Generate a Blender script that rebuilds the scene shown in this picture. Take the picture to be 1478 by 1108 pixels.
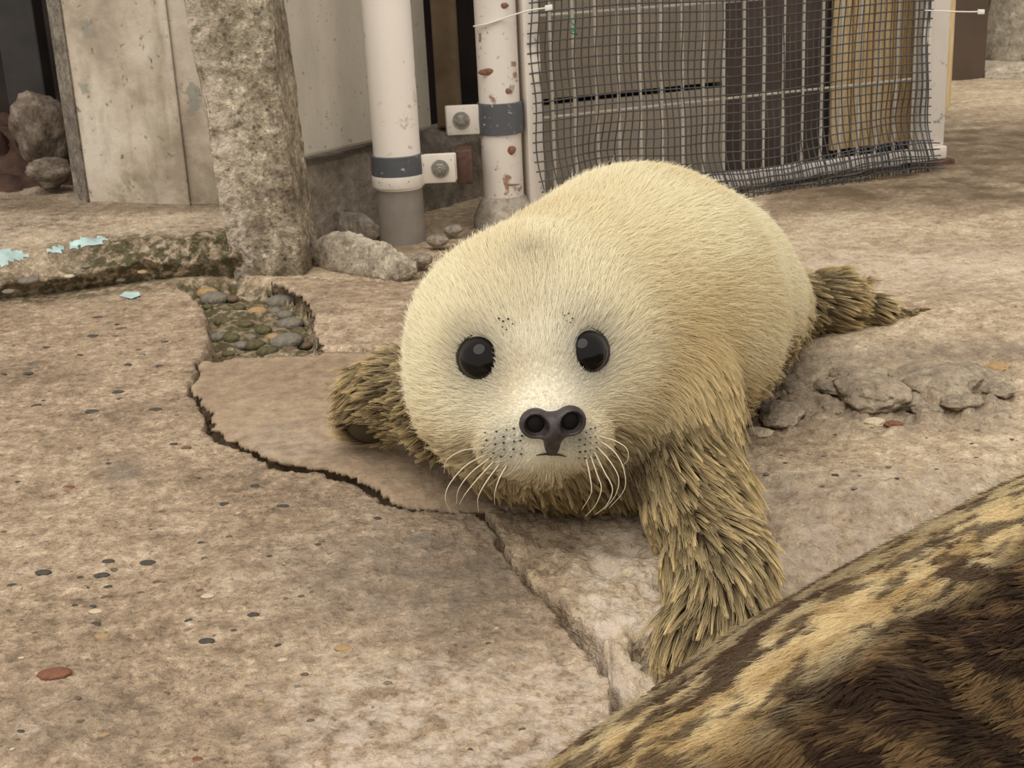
import bpy, bmesh, math, random
import numpy as np
from mathutils import Vector, Matrix, kdtree

for o in list(bpy.data.objects):
    bpy.data.objects.remove(o)
SC = bpy.context.scene
COL = SC.collection
random.seed(7)
RNG = np.random.default_rng(11)
FUR_N = 420000

# ------------------------------------------------------------------ camera
W, H = 1478, 1108
FPX = 1980.0
PITCH, ROLL, CH = math.radians(18.3), math.radians(2.8), 0.47
FW = np.array([0, math.cos(PITCH), -math.sin(PITCH)])
RT0 = np.array([1., 0, 0]); UP0 = np.cross(RT0, FW)
_c, _s = math.cos(ROLL), math.sin(ROLL)
RT = _c * RT0 - _s * UP0
UP = _s * RT0 + _c * UP0
CO = np.array([0, 0, CH])

def ray(px, py):
    px = np.asarray(px, float)[..., None]; py = np.asarray(py, float)[..., None]
    return FW + (px - W / 2) / FPX * RT - (py - H / 2) / FPX * UP
def G(px, py, z=0.0):
    """photo pixel -> point on the horizontal plane at height z"""
    d = ray(px, py)
    return CO + d * ((z - CH) / d[..., 2:3])
def P(px, py, depth):
    return CO + ray(px, py) * depth
def proj(p):
    v = np.asarray(p, float) - CO
    d = v @ FW
    return W / 2 + FPX * (v @ RT) / d, H / 2 - FPX * (v @ UP) / d, d

cam = bpy.data.cameras.new('camera')
cam.sensor_width = 36.0
cam.lens = FPX * 36.0 / W
cam.clip_start = 0.02
cam_o = bpy.data.objects.new('camera', cam)
COL.objects.link(cam_o)
m = Matrix.Identity(4)
for i in range(3):
    m[i][0] = RT[i]; m[i][1] = UP[i]; m[i][2] = -FW[i]; m[i][3] = CO[i]
cam_o.matrix_world = m
cam.dof.use_dof = True
cam.dof.focus_distance = 1.06
cam.dof.aperture_fstop = 36.0
SC.camera = cam_o

# ------------------------------------------------------------------ light
wd = bpy.data.worlds.new('overcast'); SC.world = wd; wd.use_nodes = True
bgn = wd.node_tree.nodes['Background']
bgn.inputs[0].default_value = (1.0, 0.945, 0.88, 1); bgn.inputs[1].default_value = 0.75
sl = bpy.data.lights.new('soft_daylight', 'SUN'); sl.energy = 1.7; sl.angle = math.radians(50)
sl.color = (1.0, 0.955, 0.89)
so = bpy.data.objects.new('soft_daylight', sl); COL.objects.link(so)
so.rotation_euler = Vector((0.25, 0.52, -1.0)).to_track_quat('-Z', 'Y').to_euler()
SC.view_settings.view_transform = 'Standard'
SC.view_settings.look = 'None'
SC.view_settings.gamma = 1
SC.view_settings.use_curve_mapping = False
SC.view_settings.exposure = 0.3

# ------------------------------------------------------------------ helpers
def tag(o, label=None, cat=None, group=None, kind=None):
    if label: o['label'] = label
    if cat: o['category'] = cat
    if group: o['group'] = group
    if kind: o['kind'] = kind
    return o

def empty(name, loc, **kw):
    o = bpy.data.objects.new(name, None); COL.objects.link(o)
    o.location = loc; o.empty_display_size = .02
    return tag(o, **kw)

def link(name, me, mat=None, parent=None, **kw):
    o = bpy.data.objects.new(name, me); COL.objects.link(o)
    if mat is not None and len(me.materials) == 0: me.materials.append(mat)
    if parent is not None:
        o.parent = parent
        # geometry is given in world space
        def wm(q):
            loc = Matrix.Translation(q.location)
            return loc if q.parent is None else wm(q.parent) @ q.matrix_parent_inverse @ loc
        o.matrix_parent_inverse = wm(parent).inverted()
    return tag(o, **kw)

def mesh(verts, faces, smooth=True):
    me = bpy.data.meshes.new('m')
    v = np.asarray(verts, np.float32).reshape(-1, 3)
    if isinstance(faces, np.ndarray):
        k = faces.shape[1]; n = len(faces)
        me.vertices.add(len(v)); me.vertices.foreach_set('co', v.ravel())
        me.loops.add(n * k); me.loops.foreach_set('vertex_index', faces.astype(np.int32).ravel())
        me.polygons.add(n)
        me.polygons.foreach_set('loop_start', np.arange(0, n * k, k, dtype=np.int32))
        me.polygons.foreach_set('loop_total', np.full(n, k, np.int32))
        me.update(calc_edges=True)
    else:
        me.from_pydata([tuple(x) for x in v.tolist()], [], faces); me.update()
    me.polygons.foreach_set('use_smooth', np.full(len(me.polygons), smooth))
    return me

def attr(me, name, vals):
    a = me.attributes.new(name, 'FLOAT', 'POINT'); a.data.foreach_set('value', np.asarray(vals, np.float32))
def cattr(me, name, cols):
    a = me.attributes.new(name, 'FLOAT_COLOR', 'POINT')
    c = np.ones((len(cols), 4), np.float32); c[:, :3] = cols
    a.data.foreach_set('color', c.ravel())

class MB:
    """collects simple shapes into one mesh"""
    def __init__(s): s.v = []; s.f = []
    def add(s, v, f):
        n = len(s.v); s.v += [tuple(map(float, q)) for q in v]; s.f += [tuple(i + n for i in q) for q in f]
    def box(s, c, u, v, w, bev=0.0):
        """box: centre c and three half-axis vectors"""
        c, u, v, w = [np.asarray(q, float) for q in (c, u, v, w)]
        if bev <= 0:
            pts = [c + a * u + b * v + d * w for a in (-1, 1) for b in (-1, 1) for d in (-1, 1)]
            fs = [(0, 1, 3, 2), (4, 6, 7, 5), (0, 4, 5, 1), (2, 3, 7, 6), (0, 2, 6, 4), (1, 5, 7, 3)]
            if np.dot(np.cross(u, v), w) < 0: fs = [f[::-1] for f in fs]
            s.add(pts, fs); return s
        bm = bmesh.new(); bmesh.ops.create_cube(bm, size=2)
        lu, lv, lw = [np.linalg.norm(q) for q in (u, v, w)]
        for q in bm.verts: q.co = Vector((q.co.x * lu, q.co.y * lv, q.co.z * lw))
        bmesh.ops.bevel(bm, geom=bm.edges[:], offset=min(bev, .45 * min(lu, lv, lw) * 2), segments=2, affect='EDGES', profile=.5)
        un, vn, wn = u / lu, v / lv, w / lw
        bm.verts.index_update()
        pts = [c + q.co.x * un + q.co.y * vn + q.co.z * wn for q in bm.verts]
        fs = [tuple(q.index for q in f.verts) for f in bm.faces]
        if np.dot(np.cross(un, vn), wn) < 0: fs = [f[::-1] for f in fs]
        s.add(pts, fs); bm.free(); return s
    def tube(s, pts, r, n=8, caps=True, flat=None):
        pts = np.asarray(pts, float); k = len(pts)
        r = np.broadcast_to(np.asarray(r, float), (k,))
        t = np.gradient(pts, axis=0); t /= np.linalg.norm(t, axis=1)[:, None] + 1e-12
        ref = np.array([0, 0, 1.]) if abs(t[0][2]) < .9 else np.array([1., 0, 0])
        vs = []; a = np.arange(n) / n * 2 * math.pi
        u = np.cross(t[0], ref); u /= np.linalg.norm(u)
        for i in range(k):
            u = u - t[i] * np.dot(u, t[i]); u /= np.linalg.norm(u); w = np.cross(t[i], u)
            for q in a: vs.append(pts[i] + r[i] * (math.cos(q) * u + math.sin(q) * w * (flat or 1)))
        fs = [(i * n + j, i * n + (j + 1) % n, (i + 1) * n + (j + 1) % n, (i + 1) * n + j) for i in range(k - 1) for j in range(n)]
        if caps: fs += [tuple(range(n))[::-1], tuple((k - 1) * n + j for j in range(n))]
        s.add(vs, fs); return s
    def lathe(s, c, axis, prof, n=24):
        """profile [(radius, offset along axis)]"""
        axis = np.asarray(axis, float); axis /= np.linalg.norm(axis)
        ref = np.array([0, 0, 1.]) if abs(axis[2]) < .9 else np.array([1., 0, 0])
        u = np.cross(axis, ref); u /= np.linalg.norm(u); w = np.cross(axis, u)
        vs = [np.asarray(c) + axis * h + r * (math.cos(q) * u + math.sin(q) * w) for r, h in prof for q in np.arange(n) / n * 2 * math.pi]
        k = len(prof)
        fs = [(i * n + j, i * n + (j + 1) % n, (i + 1) * n + (j + 1) % n, (i + 1) * n + j) for i in range(k - 1) for j in range(n)]
        fs += [tuple(range(n))[::-1], tuple((k - 1) * n + j for j in range(n))]
        s.add(vs, fs); return s
    def build(s, name, mat, parent=None, smooth=True, **kw):
        me = bpy.data.meshes.new(name); me.from_pydata(s.v, [], s.f); me.update()
        bm = bmesh.new(); bm.from_mesh(me); bmesh.ops.recalc_face_normals(bm, faces=bm.faces)
        if smooth:
            for f in bm.faces: f.smooth = True
            for e in bm.edges:
                if len(e.link_faces) == 2 and e.calc_face_angle(0) > .6: e.smooth = False
        bm.to_mesh(me); bm.free()
        return link(name, me, mat, parent, **kw)

def _hash(ix, iy, iz, seed):
    h = (ix * 374761393 + iy * 668265263 + iz * 2147483647 + seed * 1274126177) & 0xffffffff
    h = ((h ^ (h >> 13)) * 1274126177) & 0xffffffff
    return ((h ^ (h >> 16)) & 0xffff) / 65535.0
def vnoise(p, scale, seed=0):
    p = np.asarray(p, float) * scale
    i = np.floor(p).astype(np.int64); f = p - i; f = f * f * (3 - 2 * f)
    out = 0
    for dx in (0, 1):
        for dy in (0, 1):
            for dz in (0, 1):
                w = (f[..., 0] if dx else 1 - f[..., 0]) * (f[..., 1] if dy else 1 - f[..., 1]) * (f[..., 2] if dz else 1 - f[..., 2])
                out = out + w * _hash(i[..., 0] + dx, i[..., 1] + dy, i[..., 2] + dz, seed)
    return out * 2 - 1
def fbm(p, scale, octs=4, seed=0, gain=.5):
    a = 1.; t = 0; o = 0
    for k in range(octs):
        o = o + a * vnoise(p, scale * 2 ** k, seed + k * 17); t += a; a *= gain
    return o / t
def sstep(a, b, x):
    t = np.clip((x - a) / (b - a), 0, 1); return t * t * (3 - 2 * t)
def inpoly(x, y, poly):
    r = np.zeros(np.shape(x), bool); n = len(poly)
    for i in range(n):
        x1, y1 = poly[i][:2]; x2, y2 = poly[(i + 1) % n][:2]
        if y1 == y2: continue
        c = ((y1 > y) != (y2 > y)) & (x < (x2 - x1) * (y - y1) / (y2 - y1) + x1)
        r ^= c
    return r
def pldist(x, y, pl):
    """distance to a polyline and the position along it (0..1)"""
    d = np.full(np.shape(x), 1e9); sp = np.zeros(np.shape(x)); n = len(pl) - 1
    for i in range(n):
        a = np.asarray(pl[i][:2]); b = np.asarray(pl[i + 1][:2]); e = b - a
        t = np.clip(((x - a[0]) * e[0] + (y - a[1]) * e[1]) / (e @ e), 0, 1)
        q = np.hypot(x - a[0] - t * e[0], y - a[1] - t * e[1])
        k = q < d; d = np.where(k, q, d); sp = np.where(k, (i + t) / n, sp)
    return d, sp

# ------------------------------------------------------------------ materials
def srgb(r, g, b):
    f = lambda c: (c / 255 / 12.92) if c / 255 <= .04045 else ((c / 255 + .055) / 1.055) ** 2.4
    return (f(r), f(g), f(b), 1)

class Mat:
    def __init__(s, name, rough=.8, spec=.3):
        s.m = bpy.data.materials.new(name); s.m.use_nodes = True
        s.nt = s.m.node_tree; s.b = s.nt.nodes['Principled BSDF']
        s.b.inputs['Roughness'].default_value = rough
        s.b.inputs['Specular IOR Level'].default_value = spec
        s.co = s.nt.nodes.new('ShaderNodeTexCoord').outputs['Object']
    def n(s, t, **kw):
        q = s.nt.nodes.new(t)
        for k, v in kw.items(): setattr(q, k, v)
        return q
    def l(s, a, b): s.nt.links.new(a, b)
    def mapping(s, scale):
        q = s.n('ShaderNodeMapping'); q.inputs['Scale'].default_value = scale; s.l(s.co, q.inputs[0]); return q.outputs[0]
    def noise(s, scale, detail=4, rough=.55, dist=0, vec=None):
        q = s.n('ShaderNodeTexNoise'); s.l(vec or s.co, q.inputs['Vector'])
        q.inputs['Scale'].default_value = scale; q.inputs['Detail'].default_value = detail
        q.inputs['Roughness'].default_value = rough; q.inputs['Distortion'].default_value = dist
        return q.outputs['Fac']
    def voro(s, scale, feature='F1', out='Distance', vec=None, rnd=1):
        q = s.n('ShaderNodeTexVoronoi', feature=feature); s.l(vec or s.co, q.inputs['Vector'])
        q.inputs['Scale'].default_value = scale; q.inputs['Randomness'].default_value = rnd
        return q.outputs[out]
    def ramp(s, fac, stops, interp='LINEAR'):
        q = s.n('ShaderNodeValToRGB'); s.l(fac, q.inputs[0]); cr = q.color_ramp; cr.interpolation = interp
        while len(cr.elements) < len(stops): cr.elements.new(.5)
        for e, (p, c) in zip(cr.elements, stops):
            e.position = p; e.color = c if hasattr(c, '__len__') else (c, c, c, 1)
        return q.outputs[0]
    def mix(s, fac, a, b, mode='MIX'):
        q = s.n('ShaderNodeMix', data_type='RGBA', blend_type=mode)
        for v, i in ((fac, 0), (a, 6), (b, 7)):
            if hasattr(v, 'is_linked') or hasattr(v, 'links'): s.l(v, q.inputs[i])
            else: q.inputs[i].default_value = v
        return q.outputs[2]
    def math(s, op, a, b=0.0, c=None):
        q = s.n('ShaderNodeMath', operation=op)
        for i, v in enumerate((a, b) if c is None else (a, b, c)):
            if hasattr(v, 'links'): s.l(v, q.inputs[i])
            else: q.inputs[i].default_value = v
        return q.outputs[0]
    def attr(s, name, out='Fac'):
        q = s.n('ShaderNodeAttribute'); q.attribute_name = name; return q.outputs[out]
    def bump(s, h, strength=.5, dist=.002):
        q = s.n('ShaderNodeBump'); q.inputs['Strength'].default_value = strength; q.inputs['Distance'].default_value = dist
        s.l(h, q.inputs['Height']); s.l(q.outputs[0], s.b.inputs['Normal'])
    def color(s, c):
        if hasattr(c, 'links'): s.l(c, s.b.inputs['Base Color'])
        else: s.b.inputs['Base Color'].default_value = c
        return s
    def rough(s, c):
        s.l(c, s.b.inputs['Roughness'])

def concrete(name, dark, mid, light, speck=1.0, scale=1.0, bump=.6, attrs=False, rough=.85, grain_amt=.5):
    M = Mat(name, rough, .25)
    n1 = M.noise(6 * scale, 6, .6, .4); n2 = M.noise(55 * scale, 5, .65)
    n3 = M.noise(230 * scale, 3, .6, .6)
    n4 = M.noise(620 * scale, 3, .65, .3)
    base = M.ramp(M.math('ADD', M.math('MULTIPLY', n1, .45), M.math('MULTIPLY', n2, .55)),
                  [(.38, dark), (.5, mid), (.61, light)])
    sp = M.ramp(n3, [(.32, .42), (.43, .95), (.58, 1.0), (.70, 1.45)])
    base = M.mix(.6 * speck, base, M.ramp(n4, [(.34, .5), (.46, 1.0), (.56, 1.0), (.68, 1.4)]), 'MULTIPLY')
    pit = M.ramp(M.voro(70 * scale), [(.10, .35), (.17, 1.0)])
    pitm = M.ramp(M.noise(24 * scale, 2), [(.52, 0), (.60, .8)])
    base = M.mix(M.math('MULTIPLY', pitm, speck), base, pit, 'MULTIPLY')
    base = M.mix(.75 * speck, base, sp, 'MULTIPLY')
    vd = M.voro(150 * scale); vc = M.voro(150 * scale, out='Color')
    grain = M.mix(M.ramp(vd, [(.25, 1.0), (.5, .2)]), (1, 1, 1, 1), M.ramp(vc, [(.1, .35), (.5, 1.0), (.9, 1.6)]), 'MIX')
    base = M.mix(grain_amt * speck, base, grain, 'MULTIPLY')
    if attrs:
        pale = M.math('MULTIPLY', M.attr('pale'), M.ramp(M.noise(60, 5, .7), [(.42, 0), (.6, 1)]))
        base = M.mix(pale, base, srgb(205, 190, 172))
        grey = M.math('MULTIPLY', M.attr('grey'), M.ramp(M.noise(30, 5, .7), [(.3, .25), (.62, 1)]))
        base = M.mix(M.math('MULTIPLY', grey, .75), base, srgb(112, 103, 92), 'MIX')
        st = M.math('MULTIPLY', M.attr('stain'), M.ramp(M.noise(14, 5, .65), [(.28, .35), (.6, 1)]))
        base = M.mix(M.math('MULTIPLY', st, .9), base, srgb(90, 73, 54))
        mo = M.math('MULTIPLY', M.attr('moss'), M.ramp(M.noise(70, 4, .6), [(.4, 0), (.55, 1)]))
        base = M.mix(M.math('MULTIPLY', mo, .85), base, srgb(62, 60, 32))
    M.color(base)
    hgt = M.math('ADD', M.math('MULTIPLY', n2, 1.2), M.math('ADD', M.math('MULTIPLY', n3, .6), M.math('MULTIPLY', vd, .35)))
    M.bump(M.math('ADD', hgt, M.math('MULTIPLY', n4, .25)), bump, .005)
    return M.m

def plain(name, col, var=.25, scale=40, rough=.7, spec=.3, bump=.2, metal=0.0):
    M = Mat(name, rough, spec); M.b.inputs['Metallic'].default_value = metal
    n = M.noise(scale, 5, .6)
    d = tuple(c * (1 - var) for c in col[:3]) + (1,); l = tuple(min(1, c * (1 + var)) for c in col[:3]) + (1,)
    M.color(M.ramp(n, [(.3, d), (.7, l)])); M.bump(n, bump, .002)
    return M.m

def painted(name, paint, under, amount=.4, scale=14, rough=.5, dirt=srgb(120, 110, 92), rust=None, vstreak=True):
    """paint over another surface, flaked away in patches"""
    M = Mat(name, rough, .4)
    n = M.noise(scale, 6, .62, .3); d = M.noise(scale * .5, 5, .6, .2, M.mapping((1, 1, .25)) if vstreak else None)
    base = M.mix(M.ramp(d, [(.38, 0), (.75, .55)]), paint, dirt)
    sp = M.ramp(M.noise(scale * 5, 4, .65), [(.31, .8), (.37, 0)])
    base = M.mix(sp, base, under)
    if rust is not None:
        base = M.mix(M.ramp(M.noise(scale * 1.3, 5, .6, .2), [(.62, 0), (.66, .9)]), base, rust)
    th = 1 - amount
    fl = M.ramp(n, [(th - .01, 0), (th + .01, 1)])
    base = M.mix(fl, base, under)
    M.color(base)
    M.bump(M.math('SUBTRACT', M.math('MULTIPLY', M.noise(scale * 8, 4), .3), fl), .5, .0012)
    return M.m

M_SLAB = concrete('worn_tan_concrete', srgb(126, 108, 88), srgb(162, 141, 117), srgb(192, 172, 147), attrs=True, bump=.8)
M_PATCH = concrete('smooth_patch_concrete', srgb(132, 112, 90), srgb(156, 134, 109), srgb(174, 152, 125), speck=.5, attrs=True, bump=.35)
M_FLOOR = concrete('weathered_floor_concrete', srgb(146, 127, 104), srgb(180, 160, 133), srgb(206, 189, 161), speck=.95, attrs=True, bump=.8)

# ------------------------------------------------------------------ ground
HOLE = [(258, 408), (288, 436), (300, 455), (297, 470), (306, 488), (303, 505), (288, 520), (304, 526), (350, 521), (400, 519), (440, 517), (468, 513), (466, 503), (454, 486), (455, 462), (443, 440), (415, 420), (388, 404), (340, 398)]
AB = [(288, 520), (290, 540), (276, 560), (292, 580), (306, 594), (307, 618), (330, 632), (352, 641), (378, 653), (402, 664), (430, 668), (455, 672), (482, 677), (503, 684), (528, 697), (548, 707), (565, 722), (583, 730), (612, 734), (640, 737), (690, 738)]
AC = [(690, 738), (712, 758), (724, 782), (737, 806), (762, 838), (785, 858), (805, 877), (828, 903), (845, 918), (862, 944), (884, 975), (902, 1006), (925, 1060), (960, 1300)]
BN = [(304, 526), (350, 521), (400, 519), (440, 517), (468, 513), (520, 511), (560, 508), (610, 503), (800, 482)]
EW = [(468, 513), (466, 503), (454, 486), (455, 462), (443, 440), (415, 420), (388, 404)]
ES = [(388, 404), (450, 402), (520, 405), (600, 412), (660, 420)]
POLY_A = HOLE[:7] + AB[1:] + AC[1:] + [(-900, 1300), (-900, 520), (-300, 470), (0, 438), (150, 418)]
POLY_B = AB + [(760, 735), (900, 660), (1000, 540), (800, 482)] + BN[::-1][1:]
POLY_E = EW[::-1] + BN[5:] + [(800, 430)] + ES[::-1]
wl = lambda pl: [tuple(G(x, y)[:2]) for x, y in pl]
HOLE_W, AB_W, AC_W, BN_W, EW_W, ES_W = [wl(q) for q in (HOLE, AB, AC, BN, EW, ES)]

gx = np.concatenate([np.arange(-1000, -20, 14), np.arange(-20, 1500, 2.6), np.arange(1500, 2300, 14)])
gy = np.concatenate([np.arange(30, 150, 5), np.arange(150, 1112, 2.6), np.arange(1112, 1500, 8)])
PX, PY = np.meshgrid(gx, gy)
GP = G(PX, PY)
X, Y = GP[..., 0], GP[..., 1]
XYZ0 = np.stack([X, Y, 0 * X], -1)
jit = np.stack([fbm(XYZ0, 90, 3, 5), fbm(XYZ0, 90, 3, 9)], -1) * .0055
XJ, YJ = X + jit[..., 0], Y + jit[..., 1]
PJX, PJY, _ = proj(np.stack([XJ, YJ, 0 * X], -1))
inA = inpoly(PJX, PJY, POLY_A); inH = inpoly(PJX, PJY, HOLE)
inE = inpoly(PJX, PJY, POLY_E) & ~inH & ~inA
inB = inpoly(PJX, PJY, POLY_B) & ~inH & ~inA & ~inE
REG = np.where(inA, 1, np.where(inB, 2, np.where(inE, 3, 0)))

def blur(a, k):
    for ax in (0, 1):
        c = np.cumsum(np.pad(a, [(k + 1, k) if i == ax else (0, 0) for i in (0, 1)], mode='edge'), axis=ax)
        n = a.shape[ax]
        a = (np.take(c, np.arange(2 * k + 1, 2 * k + 1 + n), ax) - np.take(c, np.arange(0, n), ax)) / (2 * k + 1)
    return a

off = np.where(inB, .0035, np.where(inE, .006, 0.0))
off = blur(off, 1)
holef = np.where(inE | inB, 0, blur(inH.astype(float), 1)); holef_full = holef
Z = off + fbm(XYZ0, 3.0, 3, 1) * .006 + fbm(XYZ0, 25, 4, 2) * .0022 + fbm(XYZ0, 110, 3, 3, .7) * .0019 * (1 - .6 * inB)
Z = Z - holef * .026 + holef * fbm(XYZ0, 45, 3, 31) * .008
def crack(pl, width, depth, wob=.35, s0=None):
    d, s = pldist(XJ, YJ, pl)
    wv = width * (1 + wob * fbm(XYZ0, 40, 2, 77) * 2)
    if s0 is not None: wv = wv * s0(s)
    wv = np.maximum(wv, 1e-5)
    return depth * (1 - sstep(wv * .55, wv * 1.25, d)), d
c1, d1 = crack(AB_W, .0078, .04, .4, lambda s: .55 + .6 * np.sin(np.clip(s, 0, 1) * 3.1) ** 2)
c2, d2 = crack(AC_W, .0050, .026, .6, lambda s: .5 + 1.0 * np.exp(-((s - .55) / .22) ** 2))
c3, d3 = crack(BN_W[4:], .0022, .010, .5)
c4, d4 = crack(ES_W, .006, .02, .4)
# rough ground in front of the pup, left of the propping flipper
rough = sstep(690, 760, PX) * (1 - sstep(1085, 1140, PX)) * sstep(735, 790, PY) * (~inA)
rough = blur(rough.astype(float), 3)
Z = Z + rough * (fbm(XYZ0, 45, 4, 41) * .010 - .006)
dq = np.hypot((PX - 938) / 30, (PY - 918) / 22); Z = Z - .028 * (1 - sstep(.5, 1.1, dq))
# right-hand floor: step with embedded stones, ribs below it
rgt = sstep(1040, 1100, PX)
yl = 505 - (PX - 1150) * .03 + 8 * fbm(XYZ0, 6, 2, 51)
Z = Z + rgt * .012 * (1 - sstep(-8, 22, PY - yl)) - rgt * .006
band = rgt * sstep(515, 540, PY) * (1 - sstep(590, 640, PY)) * (1 - sstep(1440, 1478, PX))
Z = Z + band * fbm(XYZ0, 30, 4, 61, .65) * .022
low = rgt * sstep(650, 700, PY)
Z = Z + low * (fbm(XYZ0, 40, 4, 71, .6) * .007) - low * .008 * (1 - sstep(0, 16, np.abs(PY - 742 + (PX - 1100) * .02)))
# upper floor behind: gentle swell
Z = Z + rgt * .010 * np.exp(-((PY - 455) / 26.) ** 2) * sstep(1120, 1200, PX)
ZTOP = Z + holef_full * .026 - c3 - c4 - .0012 * (1 - sstep(0, .006, d1))
c1 = np.where(inB, .0012 * (1 - sstep(0, .006, d1)), c1)
Z = Z - c1 - c2 - c3 - c4
# the floor falls away to the lower level the adult seal lies on
EDGE = [G(x, y)[:2] for x, y in [(700, 1500), (800, 1190), (900, 1085), (1000, 1022), (1100, 958), (1200, 900), (1330, 830), (1478, 760), (1700, 640), (2300, 420)]]
de, _ = pldist(X, Y, EDGE)
eN = [proj((q[0], q[1], 0)) for q in EDGE]
below = inpoly(PX, PY, [(q[0], q[1]) for q in eN] + [(2600, 2600), (650, 2600)])
sd = np.where(below, de, -de)
Z = Z - .19 * sstep(-.005, .075, sd + .012 * fbm(XYZ0, 14, 3, 81))
Z = Z - .03 * sstep(-.12, 0, sd) * (PX > 880)
FLOOR_Z = lambda px, py: float(Z[np.abs(gy - py).argmin(), np.abs(gx - px).argmin()])

pale = np.clip(rough * 1.2 * sstep(800, 880, PX), 0, 1) + .5 * np.exp(-(((PX - 420) / 70) ** 2 + ((PY - 640) / 30) ** 2)) + .45 * low
pale = pale + .7 * sstep(900, 1010, PY) * inA * sstep(300, 520, PX) + .6 * np.exp(-((PY - 395) / 40.) ** 2) * sstep(1120, 1180, PX)
grey = inA * (1.0 * np.exp(-(((PX - 600) / 230) ** 2 + ((PY - 830) / 90) ** 2)) + .5 * np.exp(-(((PX - 90) / 160) ** 2 + ((PY - 1040) / 60) ** 2)) + 1.1 * np.exp(-(((PX - 180) / 36) ** 2 + ((PY - 680) / 17) ** 2)))
grey = grey + band * .8 + .35 * low + .8 * np.exp(-((PY - 515 + .03 * (PX - 1150)) / 13.) ** 2) * rgt
grey = grey + .35 * inB
stain = sstep(1080, 1130, PX) * (1 - sstep(285, 330, PY)) * sstep(150, 200, PY) + .9 * np.exp(-(((PX - 770) / 120) ** 2 + ((PY - 735) / 40) ** 2)) * (~inA)
stain = stain + .55 * np.exp(-(((PX - 570) / 130) ** 2 + ((PY - 355) / 45) ** 2)) + .5 * np.exp(-(((PX - 620) / 60) ** 2 + ((PY - 600) / 60) ** 2)) + holef * .5
moss = holef * 1.0 + .8 * np.exp(-((PY - (436 - .1 * PX)) / 9.) ** 2) * (PX < 345) + .5 * np.exp(-(d1 / .012) ** 2) * inA

VZ = np.stack([X, Y, Z], -1).reshape(-1, 3)
nr, nc = PX.shape
idx = np.arange(nr * nc).reshape(nr, nc)
# image rows run towards the camera, so this winding faces up
QF = np.stack([idx[:-1, :-1], idx[1:, :-1], idx[1:, 1:], idx[:-1, 1:]], -1).reshape(-1, 4)
QR = REG[:-1, :-1].reshape(-1)
def region_obj(name, rid, mat, parent=None, skirt=0, **kw):
    f = QF[QR == rid]
    u, inv = np.unique(f, return_inverse=True)
    inv = inv.reshape(-1, 4); vv = VZ[u]
    if skirt: vv[:, 2] = ZTOP.ravel()[u]
    elif rid == 0: vv[:, 2] = np.where((inE | inB).ravel()[u], Z.ravel()[u] - .030, vv[:, 2])
    elif rid == 1: vv[:, 2] = np.where(inB.ravel()[u], Z.ravel()[u] - .042, vv[:, 2])
    if skirt:
        # broken edge: an undercut face below the rim
        e = np.concatenate([inv[:, [i, (i + 1) % 4]] for i in range(4)])
        fc = np.concatenate([vv[inv].mean(1)] * 4)
        key = np.minimum(e[:, 0], e[:, 1]) * len(u) + np.maximum(e[:, 0], e[:, 1])
        _, i1, cn = np.unique(key, return_index=True, return_counts=True)
        be = e[i1[cn == 1]]; bc = fc[i1[cn == 1]]
        bv = np.unique(be); inw = np.zeros((len(u), 3)); 
        for k in (0, 1): np.add.at(inw, be[:, k], bc - vv[be[:, k]])
        mk = blur(blur((REG == rid).astype(float), 5), 5)
        g0, g1 = np.gradient(mk)
        g0 = (g0 / np.gradient(gy)[:, None]).ravel()[u]; g1 = (g1 / np.gradient(gx)[None]).ravel()[u]
        gl_ = np.hypot(g0, g1) + 1e-12
        inw = G(PX.ravel()[u] + g1 / gl_ * 2, PY.ravel()[u] + g0 / gl_ * 2) - G(PX.ravel()[u], PY.ravel()[u])
        inw[:, 2] = 0; inw /= np.linalg.norm(inw, axis=1)[:, None] + 1e-12
        nb_ = len(bv); mps = []
        for r_ in range(4):
            q_ = -np.ones(len(u), int); q_[bv] = len(u) + r_ * nb_ + np.arange(nb_); mps.append(q_)
        rag = (.5 + .5 * fbm(vv[bv], 60, 2, 19))[:, None]
        v1 = vv[bv] + np.array([0, 0, -1.]) * (.0015 + .002 * rag) 
        rings = [v1] + [vv[bv] + np.array([0, 0, z_]) + inw[bv] * i_ for z_, i_ in ((-.012, .035), (-skirt, .032), (-skirt - .004, -.003))]
        vv = np.concatenate([vv] + rings); u = np.concatenate([u] + [u[bv]] * 4)
        chain = [np.arange(len(u))] + mps
        inv = np.concatenate([inv] + [np.stack([a_[be[:, 1]], a_[be[:, 0]], b_[be[:, 0]], b_[be[:, 1]]], -1) for a_, b_ in zip(chain[:-1], chain[1:])])
    me = mesh(vv, inv)
    for nme, a in (('pale', pale), ('grey', grey), ('stain', stain), ('moss', moss)):
        attr(me, nme, np.clip(a.reshape(-1)[u], 0, 1.0))
    return link(name, me, mat, parent, **kw)
floor = region_obj('floor', 0, M_FLOOR, kind='structure', label='rough weathered concrete ground of the enclosure')
region_obj('concrete_slab', 1, M_SLAB, floor, label='broad tan slab studded with dark pebbles')
region_obj('concrete_slab', 2, M_PATCH, floor, .040, label='smoother raised slab edged by a jagged crack')
region_obj('concrete_slab', 3, M_SLAB, floor, .03, label='broken slab edge behind the mossy hole')

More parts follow.
